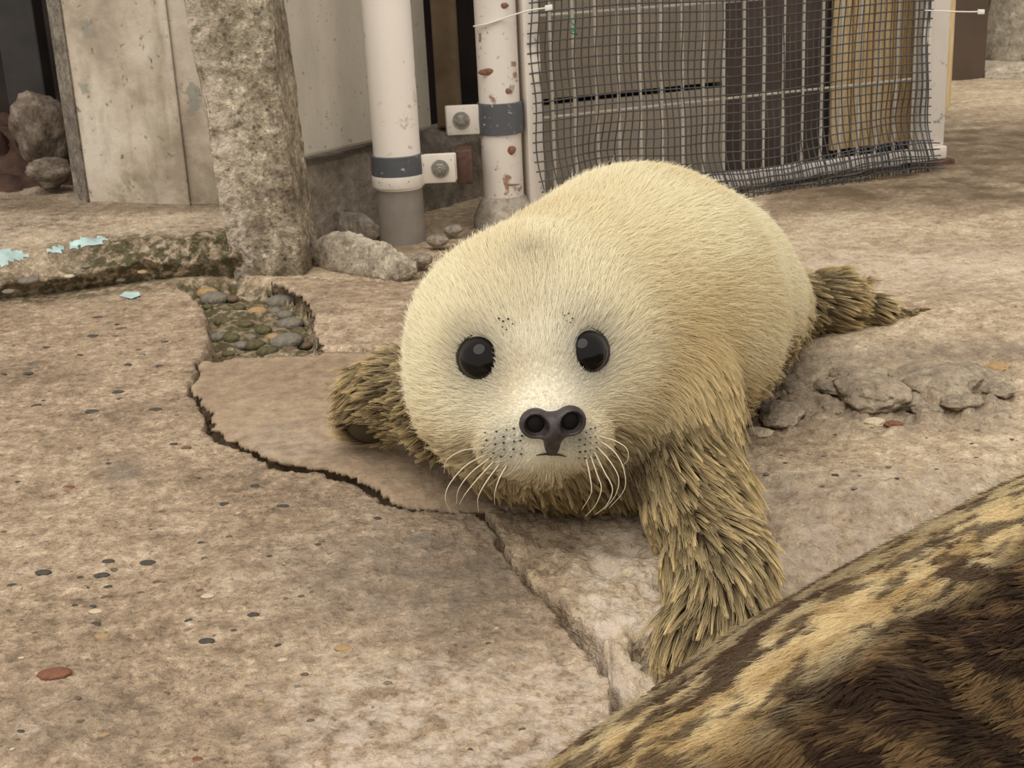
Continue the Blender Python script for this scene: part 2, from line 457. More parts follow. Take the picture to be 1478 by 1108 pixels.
# ------------------------------------------------------------------ stones
def stone_mesh(seed, flat=.5, rough=.22, sub=3, freq=1.6):
    bm = bmesh.new(); bmesh.ops.create_icosphere(bm, subdivisions=sub, radius=1)
    co = np.array([v.co[:] for v in bm.verts])
    n = fbm(co + seed * 7.3, freq, 3, seed)
    n2 = np.round(fbm(co + seed * 3.1, .9, 2, seed + 5) * 3) / 3
    for v, a, b in zip(bm.verts, n, n2):
        v.co *= 1 + rough * a + rough * .6 * b; v.co.z *= flat
    for f in bm.faces: f.smooth = True
    me = bpy.data.meshes.new('stone'); bm.to_mesh(me); bm.free(); return me
def stone_mat(name, a, b, scale=1.2):
    M = Mat(name, .6, .35); n = M.noise(scale, 5, .6, .4)
    M.color(M.ramp(n, [(.3, a), (.7, b)])); M.bump(M.noise(scale * 5, 4), .4, .03); return M.m
SM = {'dark': stone_mat('dark_slate_pebble', srgb(58, 54, 50), srgb(88, 82, 74)),
      'brown': stone_mat('brown_pebble', srgb(92, 76, 58), srgb(122, 102, 80)),
      'red': stone_mat('red_brown_pebble', srgb(112, 70, 50), srgb(140, 94, 68)),
      'pale': stone_mat('pale_pebble', srgb(190, 172, 144), srgb(216, 200, 172)),
      'tan': stone_mat('tan_pebble', srgb(160, 130, 88), srgb(180, 152, 110)),
      'grey': stone_mat('grey_pebble', srgb(104, 98, 88), srgb(140, 132, 118)),
      'moss': stone_mat('mossy_pebble', srgb(66, 62, 36), srgb(112, 104, 72))}
PEB = {}
for k, mt in SM.items():
    PEB[k] = []
    for q in range(3):
        me = stone_mesh(q + 1, .45, .22, 2); me.materials.append(mt); PEB[k].append(me)
def put_stone(name, kind, px, py, wpx, z, ratio=.6, rot=None, hscale=1.0, sink=0.25, parent=None, me=None):
    g = G(px, py, z); dep = proj(g)[2]; r = wpx / 2 / FPX * dep
    o = bpy.data.objects.new(name, me or random.choice(PEB[kind])); COL.objects.link(o)
    o.parent = parent
    o.scale = (r, r * ratio, r * hscale)
    o.location = (g[0], g[1], z - r * .45 * hscale * sink * 2 + r * .45 * hscale * .3)
    o.rotation_euler = (0, 0, random.uniform(-.5, .5) if rot is None else rot)
    return o
A_PEB = [(250, 641, 16, 'dark'), (269, 646, 18, 'brown'), (115, 647, 16, 'brown'), (324, 727, 19, 'dark'), (408, 731, 24, 'dark'), (217, 764, 10, 'dark'),
  (290, 783, 13, 'dark'), (156, 810, 22, 'dark'), (213, 812, 28, 'dark'), (62, 826, 29, 'dark'), (147, 830, 26, 'dark'), (116, 833, 13, 'dark'), (166, 822, 18, 'brown'),
  (17, 844, 16, 'dark'), (155, 847, 16, 'dark'), (226, 839, 13, 'brown'), (153, 862, 20, 'brown'), (203, 855, 13, 'brown'), (108, 873, 11, 'dark'), (138, 882, 24, 'pale'),
  (139, 900, 19, 'dark'), (366, 887, 22, 'dark'), (272, 895, 14, 'dark'), (298, 925, 28, 'dark'), (147, 918, 26, 'tan'), (79, 972, 56, 'red'), (31, 949, 12, 'pale'),
  (368, 701, 18, 'dark'), (26, 695, 11, 'dark'), (99, 703, 21, 'red'), (5, 767, 14, 'brown'), (141, 458, 16, 'dark'), (134, 485, 21, 'dark'), (166, 486, 15, 'dark'),
  (67, 502, 20, 'dark'), (159, 465, 12, 'grey'), (175, 474, 18, 'brown'), (230, 528, 14, 'dark'), (49, 530, 17, 'grey'), (41, 539, 17, 'dark'), (171, 566, 22, 'dark'),
  (52, 585, 17, 'dark'), (133, 594, 26, 'dark'), (224, 591, 22, 'dark'), (185, 526, 14, 'dark'), (545, 748, 16, 'dark'), (201, 505, 14, 'brown'), (115, 512, 12, 'dark'),
  (238, 493, 12, 'dark'), (205, 511, 12, 'grey'), (285, 690, 12, 'dark'), (372, 778, 10, 'brown'), (495, 935, 30, 'tan'), (180, 735, 11, 'brown'), (345, 740, 12, 'pale'),
  (240, 1000, 14, 'brown'), (300, 1040, 16, 'grey'), (150, 1060, 18, 'tan'), (300, 860, 24, 'pale'), (408, 952, 18, 'pale'), (505, 880, 14, 'brown'), (560, 985, 16, 'grey'), (30, 1055, 14, 'dark'), (285, 1095, 20, 'red')]
for x, y, w, k in A_PEB:
    put_stone('pebble', k, x, y, w * .92, FLOOR_Z(x, y), .62, 0 if w > 20 else None, .5, .1, floor)
for i_ in range(75):
    x, y = random.uniform(5, 860), random.uniform(440, 1100)
    if not inpoly(np.array(x), np.array(y), POLY_A) or x > 250 + (y - 500) * 1.2: continue
    k = random.choice(['dark', 'dark', 'brown', 'grey', 'brown', 'pale', 'tan'])
    put_stone('pebble', k, x, y, random.uniform(5, 10) + (y - 440) * .006, FLOOR_Z(x, y), .65, None, .6, .1, floor)
for i_ in range(40):
    x, y = random.uniform(1100, 1470), random.uniform(620, 760)
    if y > 690 + (1478 - x) * .607 - 30: continue
    put_stone('pebble', random.choice(['dark', 'brown', 'grey', 'grey']), x, y, random.uniform(5, 11), FLOOR_Z(x, y), .65, None, .6, .1, floor)
put_stone('pebble', 'grey', 611, 774, 34, FLOOR_Z(611, 774), .7, 0, .2, .7, floor)
# gravel in the mossy hole
HS = [(278, 411, 34, 'grey'), (288, 418, 16, 'pale'), (310, 434, 40, 'grey'), (300, 425, 30, 'tan'), (330, 409, 18, 'pale'), (352, 413, 24, 'pale'), (318, 411, 22, 'moss'),
  (372, 452, 28, 'tan'), (408, 438, 40, 'grey'), (398, 450, 20, 'grey'), (412, 456, 24, 'grey'), (420, 470, 34, 'grey'), (314, 489, 26, 'grey'), (334, 489, 26, 'moss'),
  (344, 481, 26, 'moss'), (368, 500, 30, 'moss'), (350, 500, 22, 'grey'), (386, 509, 30, 'moss'), (414, 496, 44, 'grey'), (418, 507, 26, 'brown'), (432, 480, 24, 'moss'),
  (380, 478, 24, 'moss'), (355, 470, 22, 'moss'), (322, 466, 24, 'moss'), (300, 444, 16, 'moss'), (345, 445, 20, 'moss'), (336, 432, 18, 'brown'), (395, 425, 22, 'moss'),
  (375, 418, 26, 'brown'), (436, 455, 20, 'moss'), (440, 500, 22, 'brown'), (310, 508, 20, 'moss'), (330, 512, 18, 'moss'), (395, 488, 18, 'tan'), (362, 488, 18, 'grey'), (444, 470, 16, 'grey')]
for x, y, w, k in HS:
    put_stone('pebble', k, x, y, w * 1.15, FLOOR_Z(x, y), .8, None, 1.05, .0, floor)
# stones let into the right-hand floor
BIG = [(1258, 566, 104, 'grey', .72, .1), (1350, 552, 130, 'grey', .55, .05), (1412, 545, 70, 'grey', .75, .3), (1140, 562, 52, 'grey', .95, .2), (1168, 553, 26, 'tan', 1.2, .4), (1302, 545, 40, 'grey', .6, 0),
       (1127, 600, 60, 'grey', .8, -.3), (1100, 612, 40, 'grey', .8, 0), (1095, 626, 46, 'pale', .4, 0), (1205, 590, 40, 'grey', .5, -.4), (1262, 610, 34, 'pale', .4, 0), (1290, 612, 26, 'red', .4, 0), (1386, 580, 60, 'grey', .4, .1), (1228, 542, 60, 'grey', .6, .2), (1304, 580, 70, 'grey', .5, -.1), (1338, 592, 46, 'grey', .5, .2), (1442, 562, 46, 'grey', .7, 0), (1392, 536, 60, 'grey', .5, .3), (1200, 560, 40, 'grey', .9, .4), (1150, 590, 40, 'grey', .7, .2), (1440, 530, 40, 'tan', .5, 0)]
M_EMB = concrete('embedded_stone', srgb(122, 110, 94), srgb(150, 136, 116), srgb(176, 160, 138), scale=.03, speck=.8)
for i, (x, y, w, k, ra, ro) in enumerate(BIG):
    me = stone_mesh(20 + i, .45, .3, 4, 2.2); me.materials.append(M_EMB if k == 'grey' else SM[k])
    put_stone('embedded_stone', k, x, y, w, FLOOR_Z(x, y), ra * 1.9, ro, .8, .12, floor, me)
for x, y, w, k in [(938, 922, 44, 'pale'), (905, 962, 40, 'pale'), (890, 985, 34, 'pale'), (870, 940, 26, 'pale'), (880, 905, 24, 'pale')]:
    me = stone_mesh(int(x) % 17 + 3, .45, .3, 3, 2.0); me.materials.append(M_EMB if w == 44 else SM['pale'])
    put_stone('embedded_stone', k, x, y, w, FLOOR_Z(x, y), .9, 0, .5, .2, floor, me)

# ------------------------------------------------------------------ signed-distance modelling
def nrm(v): v = np.asarray(v, float); return v / np.linalg.norm(v)
def sd_ell(p, c, r, R=None):
    q = p - c
    if R is not None: q = q @ R.T
    r = np.asarray(r, float)
    k0 = np.linalg.norm(q / r, axis=-1); k1 = np.linalg.norm(q / (r * r), axis=-1)
    return k0 * (k0 - 1) / np.maximum(k1, 1e-9)
def sd_cone(p, a, b, ra, rb):
    a = np.asarray(a); e = np.asarray(b) - a
    t = np.clip(((p - a) @ e) / (e @ e), 0, 1)
    return np.linalg.norm(p - a - t[..., None] * e, axis=-1) - (ra + (rb - ra) * t)
def smin(a, b, k):
    h = np.clip(.5 + .5 * (b - a) / k, 0, 1)
    return b + (a - b) * h - k * h * (1 - h)
def surface_nets(fn, lo, hi, step):
    ax = [np.arange(l, h + step, step) for l, h in zip(lo, hi)]
    n = [len(a) for a in ax]
    v = np.empty(n, np.float32)
    YY, ZZ = np.meshgrid(ax[1], ax[2], indexing='ij')
    for i, x in enumerate(ax[0]):
        v[i] = fn(np.stack([np.full_like(YY, x), YY, ZZ], -1))
    ins = v < 0
    corner = [(i, j, k) for i in (0, 1) for j in (0, 1) for k in (0, 1)]
    sl = lambda a, o: a[o[0]:a.shape[0] - 1 + o[0], o[1]:a.shape[1] - 1 + o[1], o[2]:a.shape[2] - 1 + o[2]]
    cnt = sum(sl(ins, o).astype(np.int8) for o in corner)
    act = (cnt > 0) & (cnt < 8)
    ci = np.argwhere(act)
    cid = -np.ones(act.shape, np.int64); cid[act] = np.arange(len(ci))
    acc = np.zeros((len(ci), 3)); num = np.zeros(len(ci))
    for a in corner:
        for d in range(3):
            if a[d]: continue
            b = list(a); b[d] = 1
            va = sl(v, a)[act].astype(float); vb = sl(v, tuple(b))[act].astype(float)
            s = (va < 0) != (vb < 0)
            t = np.where(s, va / np.where(s, va - vb, 1), 0)
            pt = np.tile(np.array(a, float), (len(ci), 1)); pt[:, d] = t
            acc[s] += pt[s]; num[s] += 1
    V = (ci + acc / num[:, None]) * step + np.array([a[0] for a in ax])
    F = []
    for d in range(3):
        o1, o2 = [q for q in range(3) if q != d]
        s0 = [slice(None)] * 3; s1 = [slice(None)] * 3
        s0[d] = slice(0, -1); s1[d] = slice(1, None)
        a, b = ins[tuple(s0)], ins[tuple(s1)]
        e = np.argwhere(a != b)
        ok = (e[:, o1] > 0) & (e[:, o2] > 0) & (e[:, o1] < n[o1] - 1) & (e[:, o2] < n[o2] - 1)
        e = e[ok]; fl = a[tuple(e.T)]
        q = []
        for d1, d2 in ((-1, -1), (0, -1), (0, 0), (-1, 0)):
            c = e.copy(); c[:, o1] += d1; c[:, o2] += d2; q.append(cid[tuple(c.T)])
        q = np.stack(q, -1)
        if d == 1: fl = ~fl
        q[~fl] = q[~fl][:, ::-1]
        F.append(q)
    return V, np.concatenate(F)
def vnormals(V, F):
    n = np.zeros_like(V)
    fn = np.cross(V[F[:, 2]] - V[F[:, 0]], V[F[:, 3]] - V[F[:, 1]])
    for k in range(4): np.add.at(n, F[:, k], fn)
    return n / (np.linalg.norm(n, axis=1)[:, None] + 1e-12)
def cast(fn, px, py, near=.8, far=1.6):
    d = ray(px, py); t = near
    for _ in range(200):
        s = float(fn((CO + d * t)[None])[0])
        if s < 2e-4: return CO + d * t
        t += s * .7 / np.linalg.norm(d)
        if t > far: return None
    return CO + d * t
def grad(fn, p, e=1e-3):
    return nrm([float(fn((p + e * np.eye(3)[i])[None])[0] - fn((p - e * np.eye(3)[i])[None])[0]) for i in range(3)])

# ------------------------------------------------------------------ the seal pup
HC = P(756, 500, 1.09)
NT = P(797, 606, .985)
HF = nrm(P(792, 578, .985) - HC)                      # where the face points
HR = nrm(np.cross(HF, np.array([0, 0, 1.]) + .02 * RT)); 
if HR @ RT < 0: HR = -HR
HU = nrm(np.cross(HR, HF)); HU = HU if HU[2] > 0 else -HU
RH = np.stack([HR, HU, HF])                            # world -> head axes
def hp(x, y, z): return HC + x * HR + y * HU + z * HF

PRIMS = []       # (sdf, blend, kind, flow)  kind: head / body / limb
def prim(fn, k, kind, flow): PRIMS.append((fn, k, kind, flow))
SP = [P(790, 505, 1.14), P(838, 492, 1.20), P(922, 452, 1.30), P(985, 442, 1.40), P(1050, 448, 1.50), P(1115, 448, 1.575)]
SRAD = [.088, .112, .128, .112, .080, .045]
for i in range(5):
    fl = nrm(SP[i + 1] - SP[i])
    prim(lambda p, i=i: sd_cone(p, SP[i], SP[i + 1], SRAD[i], SRAD[i + 1]), .03, 'body', fl)
BK = nrm(SP[3] - SP[0])
prim(lambda p: sd_ell(p, P(845, 592, 1.165), (.085, .085, .082)), .04, 'body', nrm(BK + np.array([0, 0, -.8])))
prim(lambda p: sd_ell(p, P(765, 590, 1.14), (.075, .07, .062)), .03, 'body', nrm(BK + np.array([0, 0, -.8])))
def limb(pts, rad, k=.025):
    for i in range(len(pts) - 1):
        fl = nrm(pts[i + 1] - pts[i])
        prim(lambda p, i=i: sd_cone(p, pts[i], pts[i + 1], rad[i], rad[i + 1]), k, 'limb', fl)
# propping fore flipper
L1 = [P(955, 590, 1.165), P(1005, 715, 1.085), P(1036, 820, 1.015), P(1034, 885, .975), P(1008, 928, .95), P(988, 952, .94)]
limb(L1, [.062, .035, .030, .026, .019, .010])
# tucked fore flipper beside the cheek
L2 = [P(660, 580, 1.20), P(590, 568, 1.26), P(545, 575, 1.295), P(528, 600, 1.30)]
limb(L2, [.05, .034, .027, .020], .02)
prim(lambda p: sd_ell(p, P(545, 606, 1.297), (.028, .016, .020)), .012, 'paw', nrm(-RT + .6 * UP))
# hind flippers
L3 = [P(1110, 440, 1.575), P(1200, 436, 1.60), P(1262, 450, 1.615), P(1300, 461, 1.63), P(1332, 463, 1.645)]
limb(L3, [.035, .028, .013, .008, .006], .02)
L4 = [P(1110, 440, 1.585), P(1175, 432, 1.70), P(1225, 428, 1.76), P(1255, 428, 1.80)]
limb(L4, [.035, .024, .012, .006], .02)
# head
back = 'head'
prim(lambda p: sd_ell(p, HC, (.085, .080, .086), RH), .06, 'head', None)
for s in (-1, 1):
    prim(lambda p, s=s: sd_ell(p, hp(s * .036, -.030, .022), (.043, .040, .046), RH), .03, 'head', None)
    prim(lambda p, s=s: sd_ell(p, hp(s * .0250 + .002, -.045, .084), (.0240, .0215, .026), RH), .007, 'head', None)
prim(lambda p: sd_ell(p, hp(.001, -.034, .062), (.040, .034, .046), RH), .02, 'head', None)
prim(lambda p: sd_cone(p, hp(0, .005, .064), hp(.001, -.020, .088), .030, .022), .02, 'head', None)
prim(lambda p: sd_ell(p, hp(.002, -.067, .072), (.022, .016, .024), RH), .012, 'head', None)
def pup_sdf(p, weights=False):
    d = None
    for fn, k, kind, fl in PRIMS:
        q = fn(p)
        d = q if d is None else smin(d, q, k)
    return d
PV, PF = surface_nets(pup_sdf, (-.24, .82, -.07), (.62, 1.86, .33), .0048)
# rest it on the ground: nothing sinks below the floor
fl_ = np.array([FLOOR_Z(*np.array(proj((q[0], q[1], 0)))[:2]) for q in PV[PV[:, 2] < .03]])
lowm = PV[:, 2] < .03
PV[lowm, 2] = np.maximum(PV[lowm, 2], fl_ + .001)
PN = vnormals(PV, PF)
if np.mean(np.sum(PN * (PV - PV.mean(0)), 1)) < 0: PF = PF[:, ::-1]; PN = -PN

eyeL = cast(pup_sdf, 690, 517); eyeR = cast(pup_sdf, 853, 507); noseP = cast(pup_sdf, 797, 610)

M_PUPSKIN = Mat('pup_skin', .7, .3); M_PUPSKIN.color(M_PUPSKIN.attr('col', 'Color')); M_PUPSKIN = M_PUPSKIN.m
def fur_mat(name, rough=.55, sheen=.3):
    M = Mat(name, rough, .25)
    M.color(M.attr('col', 'Color'))
    nt = M.nt; out = [n for n in nt.nodes if n.type == 'OUTPUT_MATERIAL'][0]
    tr = M.n('ShaderNodeBsdfTranslucent'); M.l(M.attr('col', 'Color'), tr.inputs[0])
    mx = M.n('ShaderNodeMixShader'); mx.inputs[0].default_value = .35
    M.l(M.b.outputs[0], mx.inputs[1]); M.l(tr.outputs[0], mx.inputs[2]); M.l(mx.outputs[0], out.inputs[0])
    return M.m
M_FUR = fur_mat('pup_fur')

lin = lambda r, g, b: np.array(srgb(r, g, b)[:3])
def near(p, c, r): return np.exp(-(np.linalg.norm(p - c, axis=-1) / r) ** 2)
def pup_fields(p, n):
    ws = []; flow = np.zeros_like(p); limbw = np.zeros(len(p)); headw = np.zeros(len(p)); pawd = np.full(len(p), 9.)
    tot = np.zeros(len(p))
    for fn, k, kind, fl in PRIMS:
        d = fn(p); w = np.exp(-np.clip(d, -.05, 1) / .012); tot += w
        if kind == 'head':
            headw += w; f = p - noseP + .01 * HF; f = f / (np.linalg.norm(f, axis=1)[:, None] + 1e-9)
        else:
            f = np.tile(fl, (len(p), 1))
            if kind in ('limb', 'paw'): limbw += w
        if kind == 'paw': pawd = d
        flow += w[:, None] * f
    headw /= tot; limbw /= tot
    flow /= tot[:, None]
    flow = flow + np.array([0, 0, -.35]) * (1 - headw)[:, None] * (1 - .5 * limbw)[:, None]
    sd1 = (p - L1[2]) @ RT
    l1w = np.clip(sum(np.exp(-np.clip(sd_cone(p, L1[i], L1[i + 1], .04, .03), 0, 1) / .015) for i in range(1, 5)), 0, 1)
    flow = flow + (l1w * .95 * sstep(-.03, .03, sd1 + .3 * (p - L1[2]) @ UP))[:, None] * RT
    flow = flow + .22 * np.stack([fbm(p, 22, 2, 3), fbm(p, 22, 2, 4), fbm(p, 22, 2, 5)], -1)
    flow -= n * np.sum(flow * n, 1)[:, None]
    flow /= np.linalg.norm(flow, axis=1)[:, None] + 1e-9
    wet = limbw * .9 + (1 - headw) * (1 - sstep(.03, .115, p[:, 2] + .012 * fbm(p, 30, 2, 8)))
    wet += headw * .7 * (1 - sstep(.09, .132, p[:, 2] + .01 * fbm(p, 30, 2, 18))) * sstep(.035, .06, np.linalg.norm(p - noseP, axis=1))
    wet = np.clip(wet + .6 * near(p, P(1105, 545, 1.33), .06), 0, 1)
    dn = np.linalg.norm(p - noseP, axis=1)
    L = np.where(headw > .5, .002 + .0115 * sstep(.022, .105, dn), .0145)
    L = .002 + (.0125 * sstep(.022, .105, dn)) * headw + .0125 * (1 - headw)
    L = L + wet * (1 - .5 * headw) * .016
    for e in (eyeL, eyeR):
        L *= 1 - .6 * near(p, e, .024)
    hind = near(p, L3[3], .045) + near(p, L3[4], .04)
    L *= 1 - .65 * np.clip(hind, 0, 1)
    dist = {'paw': pawd}
    # coat colour: cream, whiter on the face, yellower and tanner on the neck
    cream = lin(250, 243, 215); white = lin(251, 246, 230); tan = lin(226, 203, 150); yel = lin(252, 226, 166); greyc = lin(140, 122, 92)
    c = np.tile(cream, (len(p), 1))
    f = np.clip(near(p, hp(.005, 0, .08), .07), 0, 1)[:, None]; c = c * (1 - f) + white * f
    t = np.clip(1.1 * near(p, P(975, 530, 1.12), .085) + .5 * near(p, P(760, 300, 1.18), .07) + .35 * sstep(0, .4, fbm(p, 12, 3, 12)), 0, 1)[:, None] * (1 - np.clip(near(p, HC, .088) * 1.2, 0, 1))[:, None]
    c = c * (1 - .75 * t) + tan * .75 * t
    y = (wet * .8)[:, None]; c = c * (1 - y) + yel * y
    g = np.clip(.20 * near(p, cast(pup_sdf, 768, 372), .017) + .10 * near(p, cast(pup_sdf, 770, 395), .04), 0, 1)[:, None]; c = c * (1 - g) + greyc * g
    # smoky hair around the eyes and on the whisker pads
    for e in (eyeL, eyeR):
        g = np.clip(.55 * near(p, e, .0215), 0, 1)[:, None]; c = c * (1 - g) + lin(120, 108, 84) * g
    for q in ((733, 640), (832, 635)):
        g = .5 * near(p, cast(pup_sdf, *q), .017)[:, None]; c = c * (1 - g) + lin(130, 124, 116) * g
    root = c * (.93 * (1 - wet) + .0)[:, None] + (wet[:, None]) * lin(66, 48, 28)
    return flow, wet, L, c, root, headw, limbw, dist

fl0, wet0, L0, c0, r0, hw0, lw0, ds0 = pup_fields(PV, PN)
bm_ = near(PV, L3[4], .05)[:, None]
skin = r0 * .9
dk = np.clip(sstep(.004, -.004, ds0['paw']) if False else near(PV, P(540, 622, 1.285), .030), 0, 1)[:, None]
for e_ in (eyeL, eyeR):
    q_ = np.clip(1.2 * near(PV, e_, .021), 0, 1)[:, None]; skin = skin * (1 - q_) + lin(70, 62, 50) * q_
skin = skin * (1 - dk) + lin(66, 58, 40) * dk
skin = skin * (1 - .8 * bm_) + lin(96, 82, 54) * .8 * bm_
pm = mesh(PV, PF); cattr(pm, 'col', skin)
pup = link('seal_pup', pm, M_PUPSKIN, label='cream-coated seal pup with big black eyes propped on one wet fore flipper', cat='seal')

def build_fur(name, V, F, N, n, fields, mat, parent, npts=6, count=200000, lift=(.55, .3), clump=(.0030, .0040), r0=.00026, mask=None, jit=.2, seed=3, dens=None):
    rng = np.random.default_rng(seed)
    a = V[F[:, 0]]; b = V[F[:, 1]]; c = V[F[:, 2]]; d = V[F[:, 3]]
    ar = .5 * np.linalg.norm(np.cross(c - a, d - b), axis=1)
    cen = (a + b + c + d) / 4
    fn_ = N[F].mean(1)
    view = np.sum(fn_ * (CO - cen), 1) / np.linalg.norm(CO - cen, axis=1)
    w = ar * np.where(view > -.35, 1.0, .3)
    if dens is not None: w = w * dens(cen)
    fi = rng.choice(len(F), count, p=w / w.sum())
    u, v = rng.random((2, count))[..., None]
    def bil(q): return (1 - u) * (1 - v) * q[F[fi, 0]] + u * (1 - v) * q[F[fi, 1]] + u * v * q[F[fi, 2]] + (1 - u) * v * q[F[fi, 3]]
    p = bil(V); nn = bil(N); nn /= np.linalg.norm(nn, axis=1)[:, None]
    flow, wet, L, col, root = fields(p, nn)
    keep = np.ones(count, bool) if mask is None else mask(p)
    keep &= L > .0012
    p, nn, flow, wet, L, col, root = [q[keep] for q in (p, nn, flow, wet, L, col, root)]
    k = len(p)
    L = L * rng.uniform(.75, 1.25, k)
    fl = flow + jit * rng.normal(size=(k, 3)) * (1 - .5 * wet)[:, None]
    lf = (lift[0] + (lift[1] - lift[0]) * wet) * rng.uniform(.7, 1.3, k)
    s = np.linspace(0, 1, npts)
    pts = np.empty((k, npts, 3))
    for i, q in enumerate(s):
        pts[:, i] = p + L[:, None] * (fl * (.25 * q + .75 * q * q) * .95 + nn * (lf * (1.15 * q - .75 * q * q))[:, None]) - nn * .0006 * (1 - q)
    wetdark = np.zeros(k)
    # clumping: pull each strand's tip to its clump's leader
    ncl = [int(ar.sum() / (z * z)) for z in clump]
    for z, (sel, amt) in zip(ncl, (((wet < .45), .38), ((wet >= .45), .95))):
        ii = np.nonzero(sel)[0]
        if len(ii) < 10: continue
        frac = len(ii) / k
        m_ = max(5, int(z * frac)); lead = rng.choice(ii, min(m_, len(ii)), replace=False)
        kd = kdtree.KDTree(len(lead))
        for j, q in enumerate(lead): kd.insert(p[q], j)
        kd.balance()
        nb = np.array([lead[kd.find(p[q])[1]] for q in ii])
        if amt > .6: wetdark[ii] = (rng.random(k) ** 2 * .7)[nb] * wet[ii]
        for i, q in enumerate(s):
            a_ = amt * q ** (1.1 if amt < .6 else .75) * rng.uniform(.7, 1.0, len(ii))[:, None]
            pts[ii, i] = pts[ii, i] * (1 - a_) + pts[nb, i] * a_
    cu = bpy.data.hair_curves.new(name)
    cu.add_curves([npts] * k)
    cu.attributes['position'].data.foreach_set('vector', pts.astype(np.float32).ravel())
    rad = (r0 * (1 - .8 * s ** 1.5))[None] * (1 + .45 * wet)[:, None]
    ra = cu.attributes.get('radius') or cu.attributes.new('radius', 'FLOAT', 'POINT')
    ra.data.foreach_set('value', rad.astype(np.float32).ravel())
    tint = rng.uniform(.88, 1.08, k)[:, None, None]
    mixs = (s ** (.7))[None, :, None] ** (1 + 1.7 * wet)[:, None, None] * (1 - wetdark)[:, None, None]
    cc = (root[:, None] * (1 - mixs) + col[:, None] * mixs) * tint
    c4 = np.ones((k, npts, 4), np.float32); c4[..., :3] = np.clip(cc, 0, 1)
    ca = cu.attributes.new('col', 'FLOAT_COLOR', 'POINT'); ca.data.foreach_set('color', c4.ravel())
    cu.materials.append(mat)
    o = bpy.data.objects.new(name, cu); COL.objects.link(o); o.parent = parent
    return o
NOSE_C = noseP + HF * .002
def nose_sdf(p):
    q = (p - NOSE_C) @ RH.T
    d = 1e9
    wing = [sd_ell(q, np.array([s * .0128, .0015, .000]), (.0118, .0114, .0105)) for s in (-1, 1)]
    d = smin(wing[0], wing[1], .004)
    d = smin(d, sd_ell(q, np.array([0, -.003, .001]), (.010, .0125, .0105)), .004)
    d = smin(d, sd_ell(q, np.array([0, -.0165, -.004]), (.0062, .0095, .0085)), .005)
    for s in (-1, 1):
        a = math.radians(-28 * s)
        R = np.array([[math.cos(a), math.sin(a), 0], [-math.sin(a), math.cos(a), 0], [0, 0, 1]])
        hole = sd_ell(q, np.array([s * .0130, .0014, .0095]), (.0086, .0094, .0130), R)
        d = -smin(-d, hole, .0025)
    return d
def pup_mask(p):
    k = np.ones(len(p), bool)
    for e in (eyeL, eyeR): k &= np.linalg.norm(p - e, axis=1) > .0168
    q = (p - NOSE_C) @ RH.T
    k &= nose_sdf(p) > .0012
    k &= np.linalg.norm((p - P(540, 622, 1.283)) * [1, .8, 1.25], axis=1) > .024
    return k
_wk = kdtree.KDTree(len(PV))
for i_, q_ in enumerate(PV): _wk.insert(q_, i_)
_wk.balance()
def pup_wet(c): return wet0[[_wk.find(q)[1] for q in c]]
fur = build_fur('fur', PV, PF, PN, None, lambda p, n: pup_fields(p, n)[:5], M_FUR, pup, mask=pup_mask, count=FUR_N,
                dens=lambda c: 1 - .62 * np.clip(pup_wet(c), 0, 1) + 1.6 * near(c, hp(0, -.01, .06), .08))
tag(fur, label='pale cream downy coat, wet and clumped low down')

# eyes: glossy black with a dark rim
ME = Mat('seal_eye', .05, .2); 
ME.color(srgb(20, 17, 15)); ME = ME.m
MR = plain('eye_rim', srgb(52, 46, 40), .2, 300, .4, .4)
for e, r in ((eyeL, .0183), (eyeR, .0178)):
    n = grad(pup_sdf, e)
    n = nrm(n * .75 + nrm(CO - e) * .25)
    c = e - n * .0095
    b = MB(); b.lathe(c, n, [(r * math.sin(t), r * math.cos(t)) for t in np.linspace(3.1, .02, 20)], 36)
    eo = b.build('eye', ME, pup, label='glossy black eye')
    b = MB(); ring = []
    u = nrm(np.cross(n, [0, 0, 1.])); w = np.cross(n, u)
    th = np.linspace(0, 2 * math.pi, 41)
    h0 = .0062
    ring = [c + n * h0 + math.sqrt(r * r - h0 * h0) * 1.02 * (math.cos(t) * u + math.sin(t) * w) for t in th]
    b.tube(ring, .0015, 8, False)
    b.build('eyelid', MR, eo)

# nose
MN = Mat('seal_nose', .42, .45); nn_ = MN.noise(160, 4, .6); MN.color(MN.ramp(nn_, [(.3, srgb(40, 35, 34)), (.7, srgb(66, 58, 57))])); MN.bump(MN.voro(900), .35, .0006); MN = MN.m
nv, nf = surface_nets(nose_sdf, NOSE_C - .032, NOSE_C + .032, .0009)
nN = vnormals(nv, nf)
if np.mean(np.sum(nN * (nv - nv.mean(0)), 1)) < 0: nf = nf[:, ::-1]
nose = link('nose', mesh(nv, nf), MN, pup, label='dark grey nose with two open nostrils')
MI = plain('nostril_lining', srgb(22, 18, 17), .1, 200, .6, .2)
for s in (-1, 1):
    b = MB(); c = NOSE_C + RH.T @ np.array([s * .0124, .0012, -.0005])
    b.lathe(c, HF, [(.0078 * math.sin(t), .0030 * math.cos(t)) for t in np.linspace(3.1, .02, 8)], 16)
    b.build('nostril', MI, nose)
# mouth line under the nose
ML = plain('lip', srgb(44, 36, 32), .2, 300, .5, .4)
lp = []
for x, y in ((774, 657), (780, 656), (788, 655), (796, 656), (804, 656), (811, 657), (817, 659)):
    q = cast(pup_sdf, x, y)
    lp.append(q + nrm(CO - q) * .0012)
b = MB(); b.tube(lp, [.0003, .0006, .0008, .0009, .0008, .0006, .0003], 8); b.build('mouth', ML, pup)

